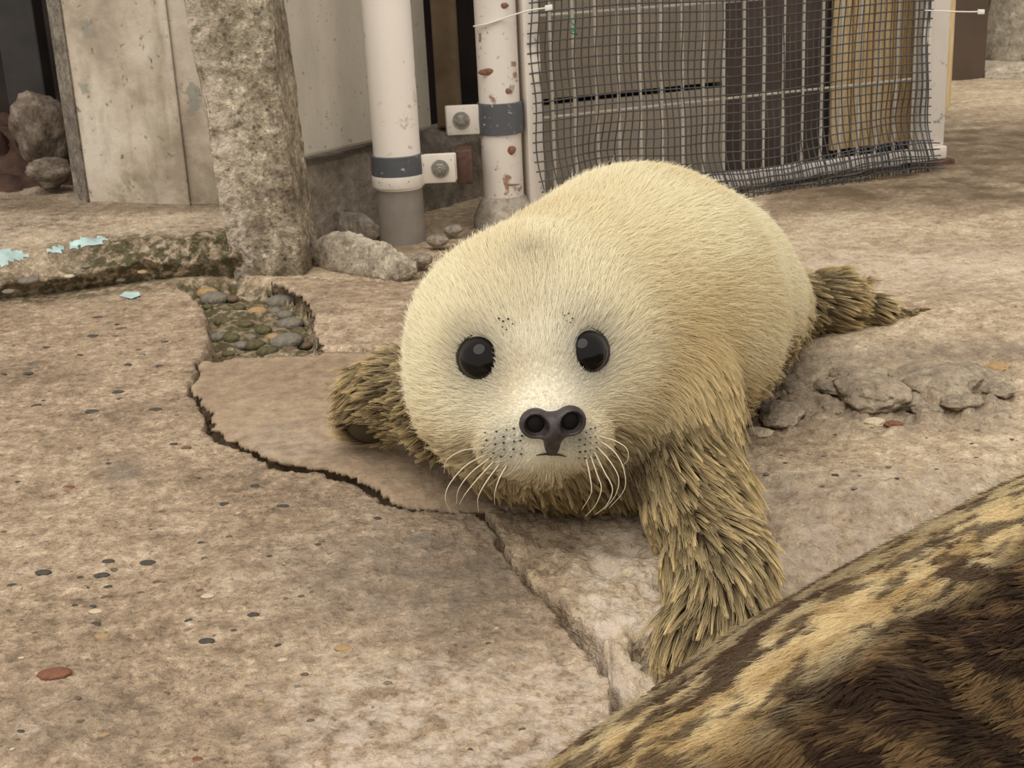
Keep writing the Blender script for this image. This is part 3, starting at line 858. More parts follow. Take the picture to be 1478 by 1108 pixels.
# whisker follicles and whiskers
MF = plain('follicle', srgb(48, 44, 42), .2, 300, .6, .3)
fol = []
for sx, x0 in ((-1, 757), (1, 842)):
    for r in range(5):
        for k_ in range(6 if sx < 0 else 4):
            x = (x0 - k_ * 13 - r * 1.5 + random.uniform(-2.5, 2.5)) if sx < 0 else (x0 + k_ * 7.5 - 6 + random.uniform(-1.5, 1.5))
            y = 617 + r * 9.5 + (k_ * 2.0 if sx < 0 else -k_ * 1.2) + random.uniform(-2, 2)
            if sx > 0: y += 6
            fol.append((x, y))
for i, (dx, dy) in enumerate([(722, 462), (728, 466), (735, 463), (741, 470), (727, 474), (733, 478), (812, 458), (818, 455), (823, 462), (815, 466), (820, 468)]): fol.append((dx, dy))
fm = MB(); fm.lathe((0, 0, 0), (0, 0, 1), [(math.sin(t), math.cos(t)) for t in np.linspace(3.1, .05, 5)], 7)
fo_me = None
for i, (x, y) in enumerate(fol):
    q = cast(pup_sdf, x, y)
    if q is None: continue
    g = grad(pup_sdf, q)
    up_ = .0016 if y > 560 else .0042
    if fo_me is None:
        o = fm.build('follicle_spot', MF, pup); fo_me = o.data
    else:
        o = bpy.data.objects.new('follicle_spot', fo_me); COL.objects.link(o); o.parent = pup
    o.location = q + g * up_; r = random.uniform(.0006, .0011)
    o.scale = (r, r, r * .7)
MW = Mat('whisker', .35, .5); MW.color(srgb(196, 186, 160)); MW = MW.m
WH = [[(702, 646), (668, 650), (645, 664), (641, 682)], [(703, 655), (672, 672), (648, 700), (643, 722), (651, 738)], [(708, 660), (680, 682), (662, 706), (659, 727)],
      [(714, 664), (690, 690), (672, 712), (663, 728)], [(722, 668), (702, 695), (690, 718), (691, 738)], [(732, 670), (720, 692), (714, 712), (714, 728)],
      [(866, 630), (888, 636), (905, 648), (906, 664), (897, 672)], [(866, 636), (885, 650), (898, 670), (903, 695), (898, 712), (880, 732)], [(862, 645), (880, 665), (893, 690), (888, 715), (872, 735)],
      [(858, 652), (872, 680), (884, 705), (876, 728), (860, 742)], [(852, 656), (862, 685), (868, 705), (860, 728), (845, 745)], [(845, 658), (852, 690), (853, 712), (840, 735)], [(865, 612), (882, 607), (900, 606)]]
for wl_ in WH:
    q0 = cast(pup_sdf, *wl_[0]); d0 = proj(q0)[2] if q0 is not None else 1.02
    pts = [P(x, y, d0 + .012 * math.sin(i / (len(wl_) - 1) * 2.2) * -1 + .012 * (i / (len(wl_) - 1)) ** 2) for i, (x, y) in enumerate(wl_)]
    # smooth by Catmull-Rom
    q = [pts[0]] + pts + [pts[-1]]; sm = []
    for i in range(1, len(q) - 2):
        for t in np.linspace(0, 1, 6, endpoint=False):
            sm.append(.5 * ((2 * q[i]) + (-q[i - 1] + q[i + 1]) * t + (2 * q[i - 1] - 5 * q[i] + 4 * q[i + 1] - q[i + 2]) * t * t + (-q[i - 1] + 3 * q[i] - 3 * q[i + 1] + q[i + 2]) * t ** 3))
    sm.append(pts[-1])
    b = MB(); b.tube(sm, np.linspace(.00058, .0002, len(sm)), 5); b.build('whisker', MW, pup)

# ------------------------------------------------------------------ the adult seal lying in front
SIL = [(790, 1108, .735, .125), (900, 1024, .765, .135), (1000, 948, .795, .145), (1110, 880, .825, .152), (1230, 813, .86, .160), (1350, 752, .895, .166), (1478, 690, .935, .170)]
tp = np.array([P(x, y, d) for x, y, d, r in SIL])
ctr = []
for i, (x, y, d, r) in enumerate(SIL):
    ax_ = nrm(tp[min(i + 1, len(SIL) - 1)] - tp[max(i - 1, 0)])
    rd = nrm(ray(x, y)); q = nrm(np.cross(rd, ax_))
    if q[2] > 0: q = -q
    ctr.append(tp[i] + q * r)
ctr = np.array(ctr); rr = [q[3] for q in SIL]
dL = nrm(ctr[0] - ctr[2]); dR = nrm(ctr[-1] - ctr[-3])
dRh = nrm([dR[0], dR[1], 0]); dLh = nrm([dL[0], dL[1], 0])
pre = [ctr[0] + dLh * s + np.array([0, 0, z]) for s, z in ((.40, -.125), (.33, -.12), (.22, -.085), (.10, -.035))]
pos = [ctr[-1] + dRh * s + np.array([0, 0, z]) for s, z in ((.12, -.005), (.26, -.02), (.38, -.03), (.47, -.03), (.54, -.035), (.60, -.045), (.64, -.055))]
ctr = np.concatenate([pre, ctr, pos])
rr = [.020, .055, .088, .112] + rr + [.165, .14, .105, .085, .08, .055, .02]
# dense spline
def crom(pts, n):
    pts = np.asarray(pts, float); q = np.vstack([2 * pts[0] - pts[1], pts, 2 * pts[-1] - pts[-2]]); out = []
    for i in range(1, len(q) - 2):
        for t in np.linspace(0, 1, n, endpoint=False):
            out.append(.5 * (2 * q[i] + (q[i + 1] - q[i - 1]) * t + (2 * q[i - 1] - 5 * q[i] + 4 * q[i + 1] - q[i + 2]) * t * t + (3 * q[i] - q[i - 1] - 3 * q[i + 1] + q[i + 2]) * t ** 3))
    out.append(pts[-1]); return np.array(out)
cr = crom(np.hstack([ctr, np.array(rr)[:, None]]), 8)
AC_, AR_ = cr[:, :3], cr[:, 3]
nA = 96
T_ = np.gradient(AC_, axis=0); T_ /= np.linalg.norm(T_, axis=1)[:, None]
U_ = np.cross(T_, np.array([0, 0, 1.])); U_ /= np.linalg.norm(U_, axis=1)[:, None]
W_ = np.cross(U_, T_)
th = np.arange(nA) / nA * 2 * math.pi
AV = AC_[:, None] + AR_[:, None, None] * (np.cos(th)[None, :, None] * U_[:, None] + np.sin(th)[None, :, None] * W_[:, None])
AFL = -.222
lowz = AV[..., 2] < AFL + .02
AV[..., 2] = np.where(lowz, AFL + .02 - (1 - np.exp(-(AFL + .02 - AV[..., 2]) / .02)) * .02, AV[..., 2])
k_ = len(AC_); AV = AV.reshape(-1, 3)
ids = np.arange(k_ * nA).reshape(k_, nA)
AF = np.stack([ids[:-1], np.roll(ids[:-1], -1, 1), np.roll(ids[1:], -1, 1), ids[1:]], -1).reshape(-1, 4)
AN = vnormals(AV, AF)
cc_ = np.repeat(AC_, nA, 0)
if np.mean(np.sum(AN * (AV - cc_), 1)) < 0: AF = AF[:, ::-1]; AN = -AN
AX = nrm(AC_[-20] - AC_[30])
def adult_fields(p, n):
    px, py, _ = proj(p)
    # spots stretched along the body
    al = p @ AX
    q = p - np.outer(al, AX) * .62
    sp = fbm(q + .004 * np.stack([fbm(p, 90, 2, 1), fbm(p, 90, 2, 2), fbm(p, 90, 2, 3)], -1), 62, 4, 201, .6)
    big = fbm(q, 24, 2, 207)
    spot = np.maximum(sstep(.02, .17, sp + .35 * big), .8 * sstep(.10, .26, fbm(q, 120, 3, 261)))
    sl_ = 690 + (1478 - px) * .607                                  # down from the ridge line
    dd = (py - sl_ + 30) + 55 * fbm(p, 14, 3, 211)
    wetz = sstep(125, 215, dd + 20 * (px - 1100) / 300)
    ridge = 1 - sstep(5, 60, py - sl_ + 30)
    pale_ = lin(244, 226, 182); dark_ = lin(92, 68, 52); tan_ = lin(214, 188, 138)
    v = sstep(-.35, .35, fbm(q, 90, 3, 221))[:, None]
    base = pale_ * v + tan_ * (1 - v)
    greyr = lin(158, 144, 116)
    base = base * (1 - .7 * ridge[:, None]) + greyr * .7 * ridge[:, None]
    c = base * (1 - .9 * spot[:, None]) + dark_ * .9 * spot[:, None]
    w1 = sstep(-.12, .25, fbm(p, 48, 4, 231, .7))[:, None]
    wetc = lin(72, 53, 38) * (1 - w1) + lin(142, 114, 78) * w1
    w2 = sstep(.05, .28, fbm(p, 42, 4, 241, .65))[:, None]
    wetc = wetc * (1 - .75 * w2) + lin(50, 37, 28) * .75 * w2
    c = c * (1 - wetz[:, None]) + wetc * wetz[:, None]
    flow = -np.tile(AX, (len(p), 1)) + .5 * np.stack([fbm(p, 25, 2, 13), fbm(p, 25, 2, 14), fbm(p, 25, 2, 15)], -1) * (.3 + 1.6 * wetz[:, None]) + np.array([0, 0, -.2])
    flow -= n * np.sum(flow * n, 1)[:, None]; flow /= np.linalg.norm(flow, axis=1)[:, None] + 1e-9
    L = .0075 + .007 * wetz
    return flow, wetz * .6, L, c, c * .62
af = adult_fields(AV, AN)
am = mesh(AV, AF); cattr(am, 'col', af[3] * .7)
M_ADSKIN = Mat('adult_coat', .5, .4); M_ADSKIN.color(M_ADSKIN.attr('col', 'Color')); M_ADSKIN = M_ADSKIN.m
adult = link('adult_seal', am, M_ADSKIN, label='large spotted adult seal with pale ridge and dark wet mottled flank', cat='seal')
M_ADFUR = fur_mat('adult_fur', .4)
build_fur('fur', AV, AF, AN, None, adult_fields, M_ADFUR, adult, count=int(FUR_N * .6), npts=5, lift=(.25, .4), clump=(.003, .005), r0=.00027, jit=.16, seed=9,
          dens=lambda c: .08 + 1.0 * ((proj(c)[0] > 700) & (proj(c)[0] < 1600) & (proj(c)[1] < 1220)))
# hind flippers and fore flipper, on the lower level beyond the frame
def flip(pts, w, t, name):
    b = MB(); c = crom(pts, 5); k = len(c)
    tt = np.gradient(c, axis=0); tt /= np.linalg.norm(tt, axis=1)[:, None]
    vs = []; n = 14
    for i in range(k):
        s = i / (k - 1); u = nrm(np.cross(tt[i], [0, 0, 1.])); up_ = np.cross(u, tt[i])
        wd_ = w * (.45 + .75 * math.sin(s * 2.6)) * (1 if s < .95 else .6)
        for a in np.arange(n) / n * 2 * math.pi: vs.append(c[i] + u * wd_ * math.cos(a) + up_ * t * math.sin(a) * (1 - .6 * s))
    fs = [(i * n + j, i * n + (j + 1) % n, (i + 1) * n + (j + 1) % n, (i + 1) * n + j) for i in range(k - 1) for j in range(n)] + [tuple(range(n)), tuple((k - 1) * n + j for j in range(n))]
    b.add(vs, fs); return b.build(name, plain('flipper_skin', srgb(84, 70, 54), .3, 30, .5), adult)
for s in (-1, 1):
    e0 = pre[0] + dLh * -.02
    flip([e0 + U_[4] * .012 * s, e0 + dLh * .08 + U_[4] * .04 * s, e0 + dLh * .19 + U_[4] * .07 * s + np.array([0, 0, -.005])], .04, .014, 'hind_flipper')

# ------------------------------------------------------------------ left-hand walls and ledge
def V_(px, py, Yp):
    d = ray(px, py); return CO + d * (Yp / d[1])
def prism(name, base, height, mat, parent=None, top=None, bev=.004, **kw):
    """vertical prism on a plan polygon; top may lean"""
    base = [np.asarray(q, float) for q in base]; n = len(base)
    top = [q + np.array([0, 0, height]) for q in base] if top is None else [np.asarray(q, float) for q in top]
    bm = bmesh.new()
    vb = [bm.verts.new(q) for q in base]; vt = [bm.verts.new(q) for q in top]
    bm.faces.new(vb[::-1]); bm.faces.new(vt)
    for i in range(n): bm.faces.new((vb[i], vb[(i + 1) % n], vt[(i + 1) % n], vt[i]))
    bmesh.ops.recalc_face_normals(bm, faces=bm.faces)
    if bev: bmesh.ops.bevel(bm, geom=bm.edges[:], offset=bev, segments=2, affect='EDGES', profile=.5)
    me = bpy.data.meshes.new(name); bm.to_mesh(me); bm.free()
    return link(name, me, mat, parent, **kw)
def rough_prism(name, base, top, mat, amp=.004, cell=.008, seed=0, parent=None, **kw):
    """prism with a pitted, uneven skin"""
    bm = bmesh.new(); n = len(base)
    vb = [bm.verts.new(q) for q in base]; vt = [bm.verts.new(q) for q in top]
    bm.faces.new(vb[::-1]); bm.faces.new(vt)
    for i in range(n): bm.faces.new((vb[i], vb[(i + 1) % n], vt[(i + 1) % n], vt[i]))
    bmesh.ops.recalc_face_normals(bm, faces=bm.faces)
    bmesh.ops.bevel(bm, geom=bm.edges[:], offset=cell * 1.5, segments=2, affect='EDGES', profile=.5)
    bmesh.ops.triangulate(bm, faces=bm.faces)
    for _ in range(8):
        ed = [e for e in bm.edges if e.calc_length() > cell * 1.6]
        if not ed: break
        bmesh.ops.subdivide_edges(bm, edges=ed, cuts=1)
        bmesh.ops.triangulate(bm, faces=bm.faces)
    bm.normal_update()
    co = np.array([v.co[:] for v in bm.verts]); no = np.array([v.normal[:] for v in bm.verts])
    d = fbm(co, 45, 4, seed, .6) * amp + fbm(co, 8, 2, seed + 3) * amp
    for v, q, nn, a in zip(bm.verts, co, no, d): v.co = q + nn * a
    for f in bm.faces: f.smooth = True
    me = bpy.data.meshes.new(name); bm.to_mesh(me); bm.free()
    return link(name, me, mat, parent, **kw)

M_LEDGE = concrete('ledge_concrete', srgb(120, 104, 84), srgb(172, 152, 126), srgb(206, 188, 160), attrs=True, bump=1.0)
M_BLUE = painted('pale_blue_paint', srgb(186, 216, 214), srgb(170, 150, 120), .25, 60, .6, vstreak=False)
LX = np.concatenate([np.arange(-500, -20, 20), np.arange(-20, 350, 4)])
def lcurve(pts, z, x):
    xs, ys = zip(*pts); return G(x, np.interp(x, xs, ys), z)
c_fb = lambda x: lcurve([(-500, 492), (0, 442), (150, 423), (250, 411), (350, 406)], -.012, x)
c_fm = lambda x: lcurve([(-500, 462), (0, 408), (150, 390), (250, 376), (350, 370)], .030, x)
c_te = lambda x: lcurve([(-500, 430), (0, 372), (80, 360), (150, 350), (230, 352), (300, 345), (350, 340)], .055, x)
c_tb = lambda x: lcurve([(-500, 310), (0, 270), (200, 268), (350, 268)], .062, x)
rows = []
for a, b_, n in ((c_fb, c_fm, 10), (c_fm, c_te, 14), (c_te, c_tb, 40)):
    for t in np.linspace(0, 1, n, endpoint=False): rows.append(a(LX) * (1 - t) + b_(LX) * t)
rows.append(c_tb(LX)); LG = np.array(rows)
fr = np.linspace(0, 1, len(rows))[:, None]
ruf = (1 - sstep(.36, .5, np.linspace(0, 1, len(rows))))[:, None] * np.ones(len(LX))
dd_ = fbm(LG, 40, 4, 301, .6) * (.004 + .012 * ruf) + fbm(LG, 12, 2, 305) * .006
LG[..., 2] += dd_; LG[..., 1] -= dd_ * ruf * .5
k1_, k2_ = LG.shape[:2]; ii_ = np.arange(k1_ * k2_).reshape(k1_, k2_)
lf_ = np.stack([ii_[:-1, :-1], ii_[:-1, 1:], ii_[1:, 1:], ii_[1:, :-1]], -1).reshape(-1, 4)
lm_ = mesh(LG.reshape(-1, 3), lf_)
lx_, ly_, _ = proj(LG)
attr(lm_, 'moss', (np.clip(ruf * sstep(40, 200, lx_) * 1.5 + .8 * ruf * sstep(385, 405, ly_), 0, 1)).ravel()); attr(lm_, 'stain', np.clip(1 - sstep(296, 318, ly_), 0, 1).ravel() * .8)
attr(lm_, 'grey', (ruf * .3).ravel()); attr(lm_, 'pale', (.5 * (1 - ruf)).ravel())
ledge = link('trim_1', lm_, M_LEDGE, label='broken mossy concrete ledge along the wall foot', kind='structure')
for poly in ([(-20, 364), (22, 360), (40, 368), (34, 376), (14, 378), (4, 384), (-20, 384)], [(68, 362), (78, 355), (94, 357), (88, 363), (76, 366)], [(96, 357), (118, 345), (152, 342), (158, 347), (130, 355), (108, 359)]):
    cen = LG[:-1, :-1]; cx_, cy_, _ = proj((LG[:-1, :-1] + LG[1:, 1:]) / 2)
    sel = inpoly(cx_ + 3 * fbm(cen, 120, 2, 9), cy_ + 2 * fbm(cen, 120, 2, 8), poly).ravel()
    f = lf_[sel]
    if len(f) == 0: continue
    u, inv = np.unique(f, return_inverse=True)
    link('paint_patch', mesh(LG.reshape(-1, 3)[u] + np.array([0, -.0004, .0009]), inv.reshape(-1, 4)), M_BLUE, ledge)
q_ = [(172, 427), (180, 421), (200, 421), (203, 426), (190, 431)]
b = MB(); b.add([G(x, y, FLOOR_Z(x, y) + .0015) for x, y in q_], [(0, 4, 3, 2, 1)]); b.build('paint_patch', M_BLUE, floor)
for x, y, w, k in [(42, 404, 32, 'grey'), (125, 384, 18, 'grey'), (150, 377, 16, 'dark'), (205, 392, 16, 'tan'), (245, 370, 14, 'pale'), (100, 398, 16, 'pale'), (280, 356, 12, 'pale'), (22, 392, 18, 'tan'), (12, 420, 20, 'grey'), (175, 404, 16, 'moss')]:
    g = c_fm(np.array(float(x))); put_stone('pebble', k, x, y, w, float(g[2]) + .004, .8, None, .7, .2, ledge)

def pier_mat():
    M = Mat('chipped_offwhite_paint', .65, .3)
    n1 = M.noise(7, 6, .6, .3); n2 = M.noise(45, 5, .65, .2); n3 = M.noise(16, 5, .6, .2, M.mapping((1, 1, .3)))
    base = M.ramp(n1, [(.36, srgb(150, 137, 120)), (.5, srgb(184, 171, 154)), (.64, srgb(200, 190, 174))])
    base = M.mix(M.ramp(n3, [(.52, 0), (.68, .55)]), base, srgb(126, 116, 92))
    base = M.mix(M.ramp(n2, [(.30, .9), (.38, 0)]), base, srgb(88, 78, 64))
    base = M.mix(M.ramp(M.noise(11, 5, .6), [(.63, 0), (.65, .7)]), base, srgb(132, 134, 124))
    gm = M.math('MULTIPLY', M.ramp(M.noise(60, 4, .6), [(.42, 0), (.56, 1)]), M.ramp(M.noise(5, 3), [(.52, 0), (.66, .8)]))
    base = M.mix(gm, base, srgb(112, 106, 70))
    M.color(base); M.bump(M.math('ADD', n2, M.math('MULTIPLY', n1, .5)), .5, .004); return M.m
M_WHITEWALL = pier_mat()
M_CREAM = painted('cream_wall_paint', srgb(206, 198, 184), srgb(110, 100, 86), .22, 22, .55, srgb(150, 142, 126))
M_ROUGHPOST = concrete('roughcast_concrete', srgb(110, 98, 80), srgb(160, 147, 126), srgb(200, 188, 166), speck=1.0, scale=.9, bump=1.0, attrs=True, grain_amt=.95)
M_BASE = concrete('grey_base_concrete', srgb(122, 114, 102), srgb(152, 142, 128), srgb(178, 168, 152), speck=.5, scale=.6)
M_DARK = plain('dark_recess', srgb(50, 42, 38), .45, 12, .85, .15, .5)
M_RUSTY = plain('rusty_soil', srgb(66, 50, 42), .6, 22, .9, .1, .8)
M_BROWN = plain('brown_board', srgb(138, 118, 92), .3, 14, .75, .2, .4)
M_GREYPAN = plain('grey_panel', srgb(160, 148, 132), .12, 9, .7, .25, .15)
M_CHOC = plain('chocolate_panel', srgb(94, 79, 71), .2, 11, .7, .25, .2)
ZL = .058
# two painted panels of the wall pier
a, b_ = G(131, 293, ZL), G(274, 299, ZL)
Yf = (a[1] + b_[1]) / 2
dpth = np.array([-.05, .10, 0])
back = np.array([.0, .16, 0])
b0, b1 = G(131, 294, ZL), G(275, 299, ZL)
s0 = b0 + np.array([-.035, .05, 0])
wl = prism('wall_left', [b0, b1, b1 + back, s0 + back * .6, s0], 1.25, M_WHITEWALL, kind='structure', label='chipped off-white painted concrete wall pier')
prism('wall_panel', [b0 + np.array([-.004, -.0005, 0]), b0 + np.array([-.0005, .004, 0]), s0 + np.array([.002, .006, 0]), s0 + np.array([-.006, .001, 0])], 1.25, concrete('shaded_pier_side', srgb(92, 86, 76), srgb(120, 112, 100), srgb(146, 138, 124), scale=.6), wl, bev=0, label='added grey facing with shade coloured into the pier side')  # thin facing added; its grey colours shade into the pier's left side
t0, t1 = G(275, 299, ZL) + np.array([-.006, .008, 0]), G(345, 301, ZL) + np.array([0, .02, 0])
prism('wall_panel', [t0, t1, t1 + back, t0 + back], 1.25, M_WHITEWALL, wl, label='narrow set-back strip of the pier')
# roughcast post
pb0, pb1 = G(338, 397, 0), G(441, 397, 0)
Yp = (pb0[1] + pb1[1]) / 2
pt0, pt1 = V_(262, 0, Yp + .01), V_(386, 0, Yp + .01)
lean0, lean1 = pt0 - pb0, pt1 - pb1
pback = np.array([.01, .11, 0])
pbs = [pb0 + [0, 0, -.03], pb1 + [0, 0, -.03], pb1 + pback + [0, 0, -.03], pb0 + pback + [-.0, 0, -.03]]
pts_ = [pb0 + lean0 * 1.9, pb1 + lean1 * 1.9, pb1 + pback + lean1 * 1.9, pb0 + pback + lean0 * 1.9]
cpost = rough_prism('concrete_post', pbs, pts_, M_ROUGHPOST, .0035, .006, 401, label='square roughcast concrete post with a pale left edge', cat='post')
cv = np.empty(len(cpost.data.vertices) * 3, np.float32); cpost.data.vertices.foreach_get('co', cv); cv = cv.reshape(-1, 3)
qx, qy, _ = proj(cv)
attr(cpost.data, 'pale', np.clip(2.2 * np.exp(-((qx - (278 + 70 * np.clip(qy, -400, 400) / 395)) / 17) ** 2), 0, 1)); attr(cpost.data, 'moss', np.clip(.45 * np.exp(-((qy - 60) / 70) ** 2) + .7 * sstep(370, 400, qy), 0, 1))  # post coloured paler along its left front edge
# cream wall running back from the post
wz = .155
w0, w1 = P(405, 246, 2.10), P(640, 190, 2.42)
wdir = nrm([w1[0] - w0[0], w1[1] - w0[1], 0]); wn = np.array([-wdir[1], wdir[0], 0])
w0 = np.array([w0[0], w0[1], 0]) - wdir * .0; w1 = np.array([w1[0], w1[1], 0]) - wdir * .03
zg = float(P(480, 227, 2.19)[2])
prism('wall_back', [w0 + [0, 0, zg + .008], w1 + [0, 0, zg + .008], w1 + wn * .05 + [0, 0, zg + .008], w0 + wn * .05 + [0, 0, zg + .008]], 1.1, M_CREAM, kind='structure', label='cream painted wall panel behind the white pipe', bev=.006)
lowo = wn * .02
w2 = w1 + wdir * .5
base_o = rough_prism('baseboard_back', [w0 + lowo + [0, 0, -.05], w2 + lowo + [0, 0, -.05], w2 + wn * .16 + [0, 0, -.05], w0 + wn * .16 + [0, 0, -.05]],
            [w0 + lowo + [0, 0, zg - .004], w2 + lowo + [0, 0, zg - .004], w2 + wn * .16 + [0, 0, zg - .004], w0 + wn * .16 + [0, 0, zg - .004]], M_BASE, .003, .02, 411, kind='structure', label='bare grey concrete footing under the cream wall')
# dark bay with a brown upright between the pipes
bk = w2 + wn * .25
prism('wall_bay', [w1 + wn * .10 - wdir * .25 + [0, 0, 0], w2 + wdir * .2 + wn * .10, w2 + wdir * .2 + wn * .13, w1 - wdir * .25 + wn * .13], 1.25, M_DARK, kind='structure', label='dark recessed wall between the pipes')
ub0, ub1 = V_(632, 190, 2.50), V_(668, 190, 2.50)
ub0[2] = ub1[2] = zg - .002
tag(prism('timber_upright', [ub0, ub1, ub1 + [0, .035, 0], ub0 + [0, .035, 0]], 1.1, M_BROWN), 'olive brown upright board in the dark gap between pipes', 'board')
# recess at the far left
r0_ = G(-420, 300, ZL); r1_ = G(125, 290, ZL)
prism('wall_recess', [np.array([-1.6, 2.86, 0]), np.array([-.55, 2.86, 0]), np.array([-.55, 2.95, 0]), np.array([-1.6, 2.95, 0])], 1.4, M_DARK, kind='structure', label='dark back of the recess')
gsx = np.linspace(-1.6, -.5, 60); gsy = np.linspace(2.40, 2.88, 40); SX, SY = np.meshgrid(gsx, gsy)
SZ = .045 + .11 * sstep(2.42, 2.7, SY) + fbm(np.stack([SX, SY, 0 * SX], -1), 18, 4, 501) * .03
si_ = np.arange(SX.size).reshape(SX.shape)
link('floor_recess', mesh(np.stack([SX, SY, SZ], -1).reshape(-1, 3), np.stack([si_[:-1, :-1], si_[:-1, 1:], si_[1:, 1:], si_[1:, :-1]], -1).reshape(-1, 4)), M_RUSTY, kind='structure', label='rusty brown soil in the recess')
db0, db1 = V_(28, 250, 2.62), V_(88, 250, 2.62)
tag(prism('steel_channel', [np.array([db0[0], 2.62, .08]), np.array([db1[0], 2.60, .08]), np.array([db1[0], 2.66, .08]), np.array([db0[0], 2.68, .08])], 1.2, plain('black_steel', srgb(40, 36, 34), .4, 20, .6, .4)), 'upright black steel channel in the dark recess', 'beam')
def rubble(name, px, py, wpx, hpx, depth, seed, mat, label, cat, group=None, thick=.8, flat=1.0, rough=.35):
    c = P(px, py, depth); rx, rz = wpx / 2 / FPX * depth, hpx / 2 / FPX * depth
    me = stone_mesh(seed, 1.0, rough, 4, 1.5)
    o = bpy.data.objects.new(name, me); COL.objects.link(o); me.materials.append(mat)
    o.location = c; o.scale = (rx, rx * thick, rz); return tag(o, label, cat, group)
M_RUB = concrete('rubble_concrete', srgb(112, 102, 90), srgb(150, 138, 122), srgb(182, 168, 150), scale=.035, speck=.8)
M_RUBD = concrete('dark_rubble', srgb(70, 60, 52), srgb(104, 92, 80), srgb(140, 126, 112), scale=.035, speck=.8)
rubble('rock', 62, 190, 88, 112, 2.52, 61, M_RUBD, 'jagged grey rock leaning in the dark recess', 'rock')
rubble('rock', 72, 250, 66, 46, 2.45, 63, M_RUBD, 'brownish stone under the jagged rock in the recess', 'rock')
rubble('rock', -10, 230, 56, 100, 2.60, 64, M_RUSTY, 'rust stained lump beside the black steel channel', 'rock')

# broken mortar at the pipe foot
def chunk(px0, px1, pts_top, pts_bot, dep, mat, name, label, cat, seed, thick=.05):
    """lumpy slab traced at its own distance, with real thickness"""
    xs = np.linspace(px0, px1, 60); n = 20
    top_y = np.interp(xs, *zip(*pts_top)); bot_y = np.interp(xs, *zip(*pts_bot))
    vs = []
    for x, ty, by in zip(xs, top_y, bot_y):
        gb = G(x, by, 0); ht = (by - ty) / FPX * proj(gb)[2]
        e = math.sin(max(.03, min(.97, (x - px0) / (px1 - px0))) * math.pi) ** .35
        for a in np.arange(n) / n * 2 * math.pi:
            cy, sy = math.cos(a), math.sin(a)
            sq = 1 / max(abs(cy), abs(sy)) ** .6
            vs.append(gb + np.array([0, thick / 2 - thick / 2 * cy * sq * e, ht * .5 + ht * .62 * sy * sq * e - ht * .1]))
    vs = np.array(vs); vs += (fbm(vs, 24, 5, seed, .65) * .022)[:, None] * np.array([.3, -.7, .7])
    k = len(xs)
    fs = [(i * n + j, i * n + (j + 1) % n, (i + 1) * n + (j + 1) % n, (i + 1) * n + j) for i in range(k - 1) for j in range(n)] + [tuple(range(n)), tuple((k - 1) * n + j for j in range(n))]
    b = MB(); b.add(vs, fs); return b.build(name, mat, None, label=label, cat=cat)
M_MORT = concrete('mortar', srgb(118, 108, 94), srgb(158, 146, 128), srgb(190, 178, 158), scale=.9)
chunk(446, 600, [(446, 340), (455, 335), (500, 342), (540, 352), (580, 362), (600, 375)], [(446, 386), (480, 392), (540, 402), (585, 410), (600, 408)], 0, M_MORT, 'mortar_chunk', 'long broken mortar slab lying before the white pipe', 'rubble', 71)
chunk(475, 548, [(475, 318), (490, 308), (520, 310), (548, 318)], [(475, 345), (548, 352)], 0, M_BASE, 'mortar_chunk', 'small grey mortar lump behind the white pipe foot', 'rubble', 73, .04)
for x, y, w, lb in [(608, 392, 34, 'angular dark stone at the end of the mortar slab'), (632, 362, 30, 'small grey stone right of the pipe foot'), (655, 345, 26, 'little stone close to the rusty post foot')]:
    g = G(x, y, 0); d_ = proj(g)[2]
    me = stone_mesh(x % 13 + 2, .7, .35, 3); me.materials.append(M_RUB)
    o = bpy.data.objects.new('rock', me); COL.objects.link(o); r_ = w / 2 / FPX * d_; o.scale = (r_, r_ * .8, r_ * .9); o.location = (g[0], g[1], .012 + r_ * .25); tag(o, lb, 'rock')

# ------------------------------------------------------------------ pipes and clamps
M_PIPE = painted('white_pipe_paint', srgb(232, 224, 214), srgb(172, 150, 128), .12, 5, .4, srgb(198, 186, 170), None)
M_PVC = plain('grey_pvc', srgb(132, 124, 114), .14, 26, .6, .3, .15)
M_BANDG = painted('blue_grey_band_paint', srgb(80, 82, 85), srgb(206, 198, 186), .1, 30, .5, srgb(70, 72, 76))
M_BANDW = painted('chipped_band_paint', srgb(216, 208, 196), srgb(92, 96, 100), .34, 30, .5, srgb(180, 170, 154))
M_RUSTPIPE = painted('rusting_white_paint', srgb(214, 206, 196), srgb(150, 146, 138), .36, 20, .5, srgb(186, 174, 158), srgb(138, 100, 76))
M_BOLT = plain('galvanised_bolt', srgb(140, 136, 128), .3, 150, .45, .5, .2, .5)
M_RUSTBLK = plain('rusted_bracket', srgb(84, 62, 52), .4, 60, .8, .2, .5)
pf = G(581, 352, 0); prad = .0375
pc = np.array([pf[0], pf[1] + .02, 0])
def zat(py, px, Yv):  # height of the pixel on the vertical plane at Yv
    return float(V_(px, py, Yv)[2])
z_low = zat(272, 580, pc[1] - prad); z_b0 = z_low; z_b1 = zat(227, 575, pc[1] - prad)
pipe = empty('drain_pipe', (pc[0], pc[1], 0), label='smooth white painted pipe with bare grey lower end', cat='pipe')
b = MB(); b.lathe(pc, (0, 0, 1), [(prad, z_low - .005), (prad, 1.3)], 40); b.build('painted_pipe', M_PIPE, pipe)
b = MB(); b.lathe(pc, (0, 0, 1), [(prad * .99, -.04), (prad * .985, z_low - .012), (prad * .96, z_low)], 40); b.build('grey_pipe_end', M_PVC, pipe)
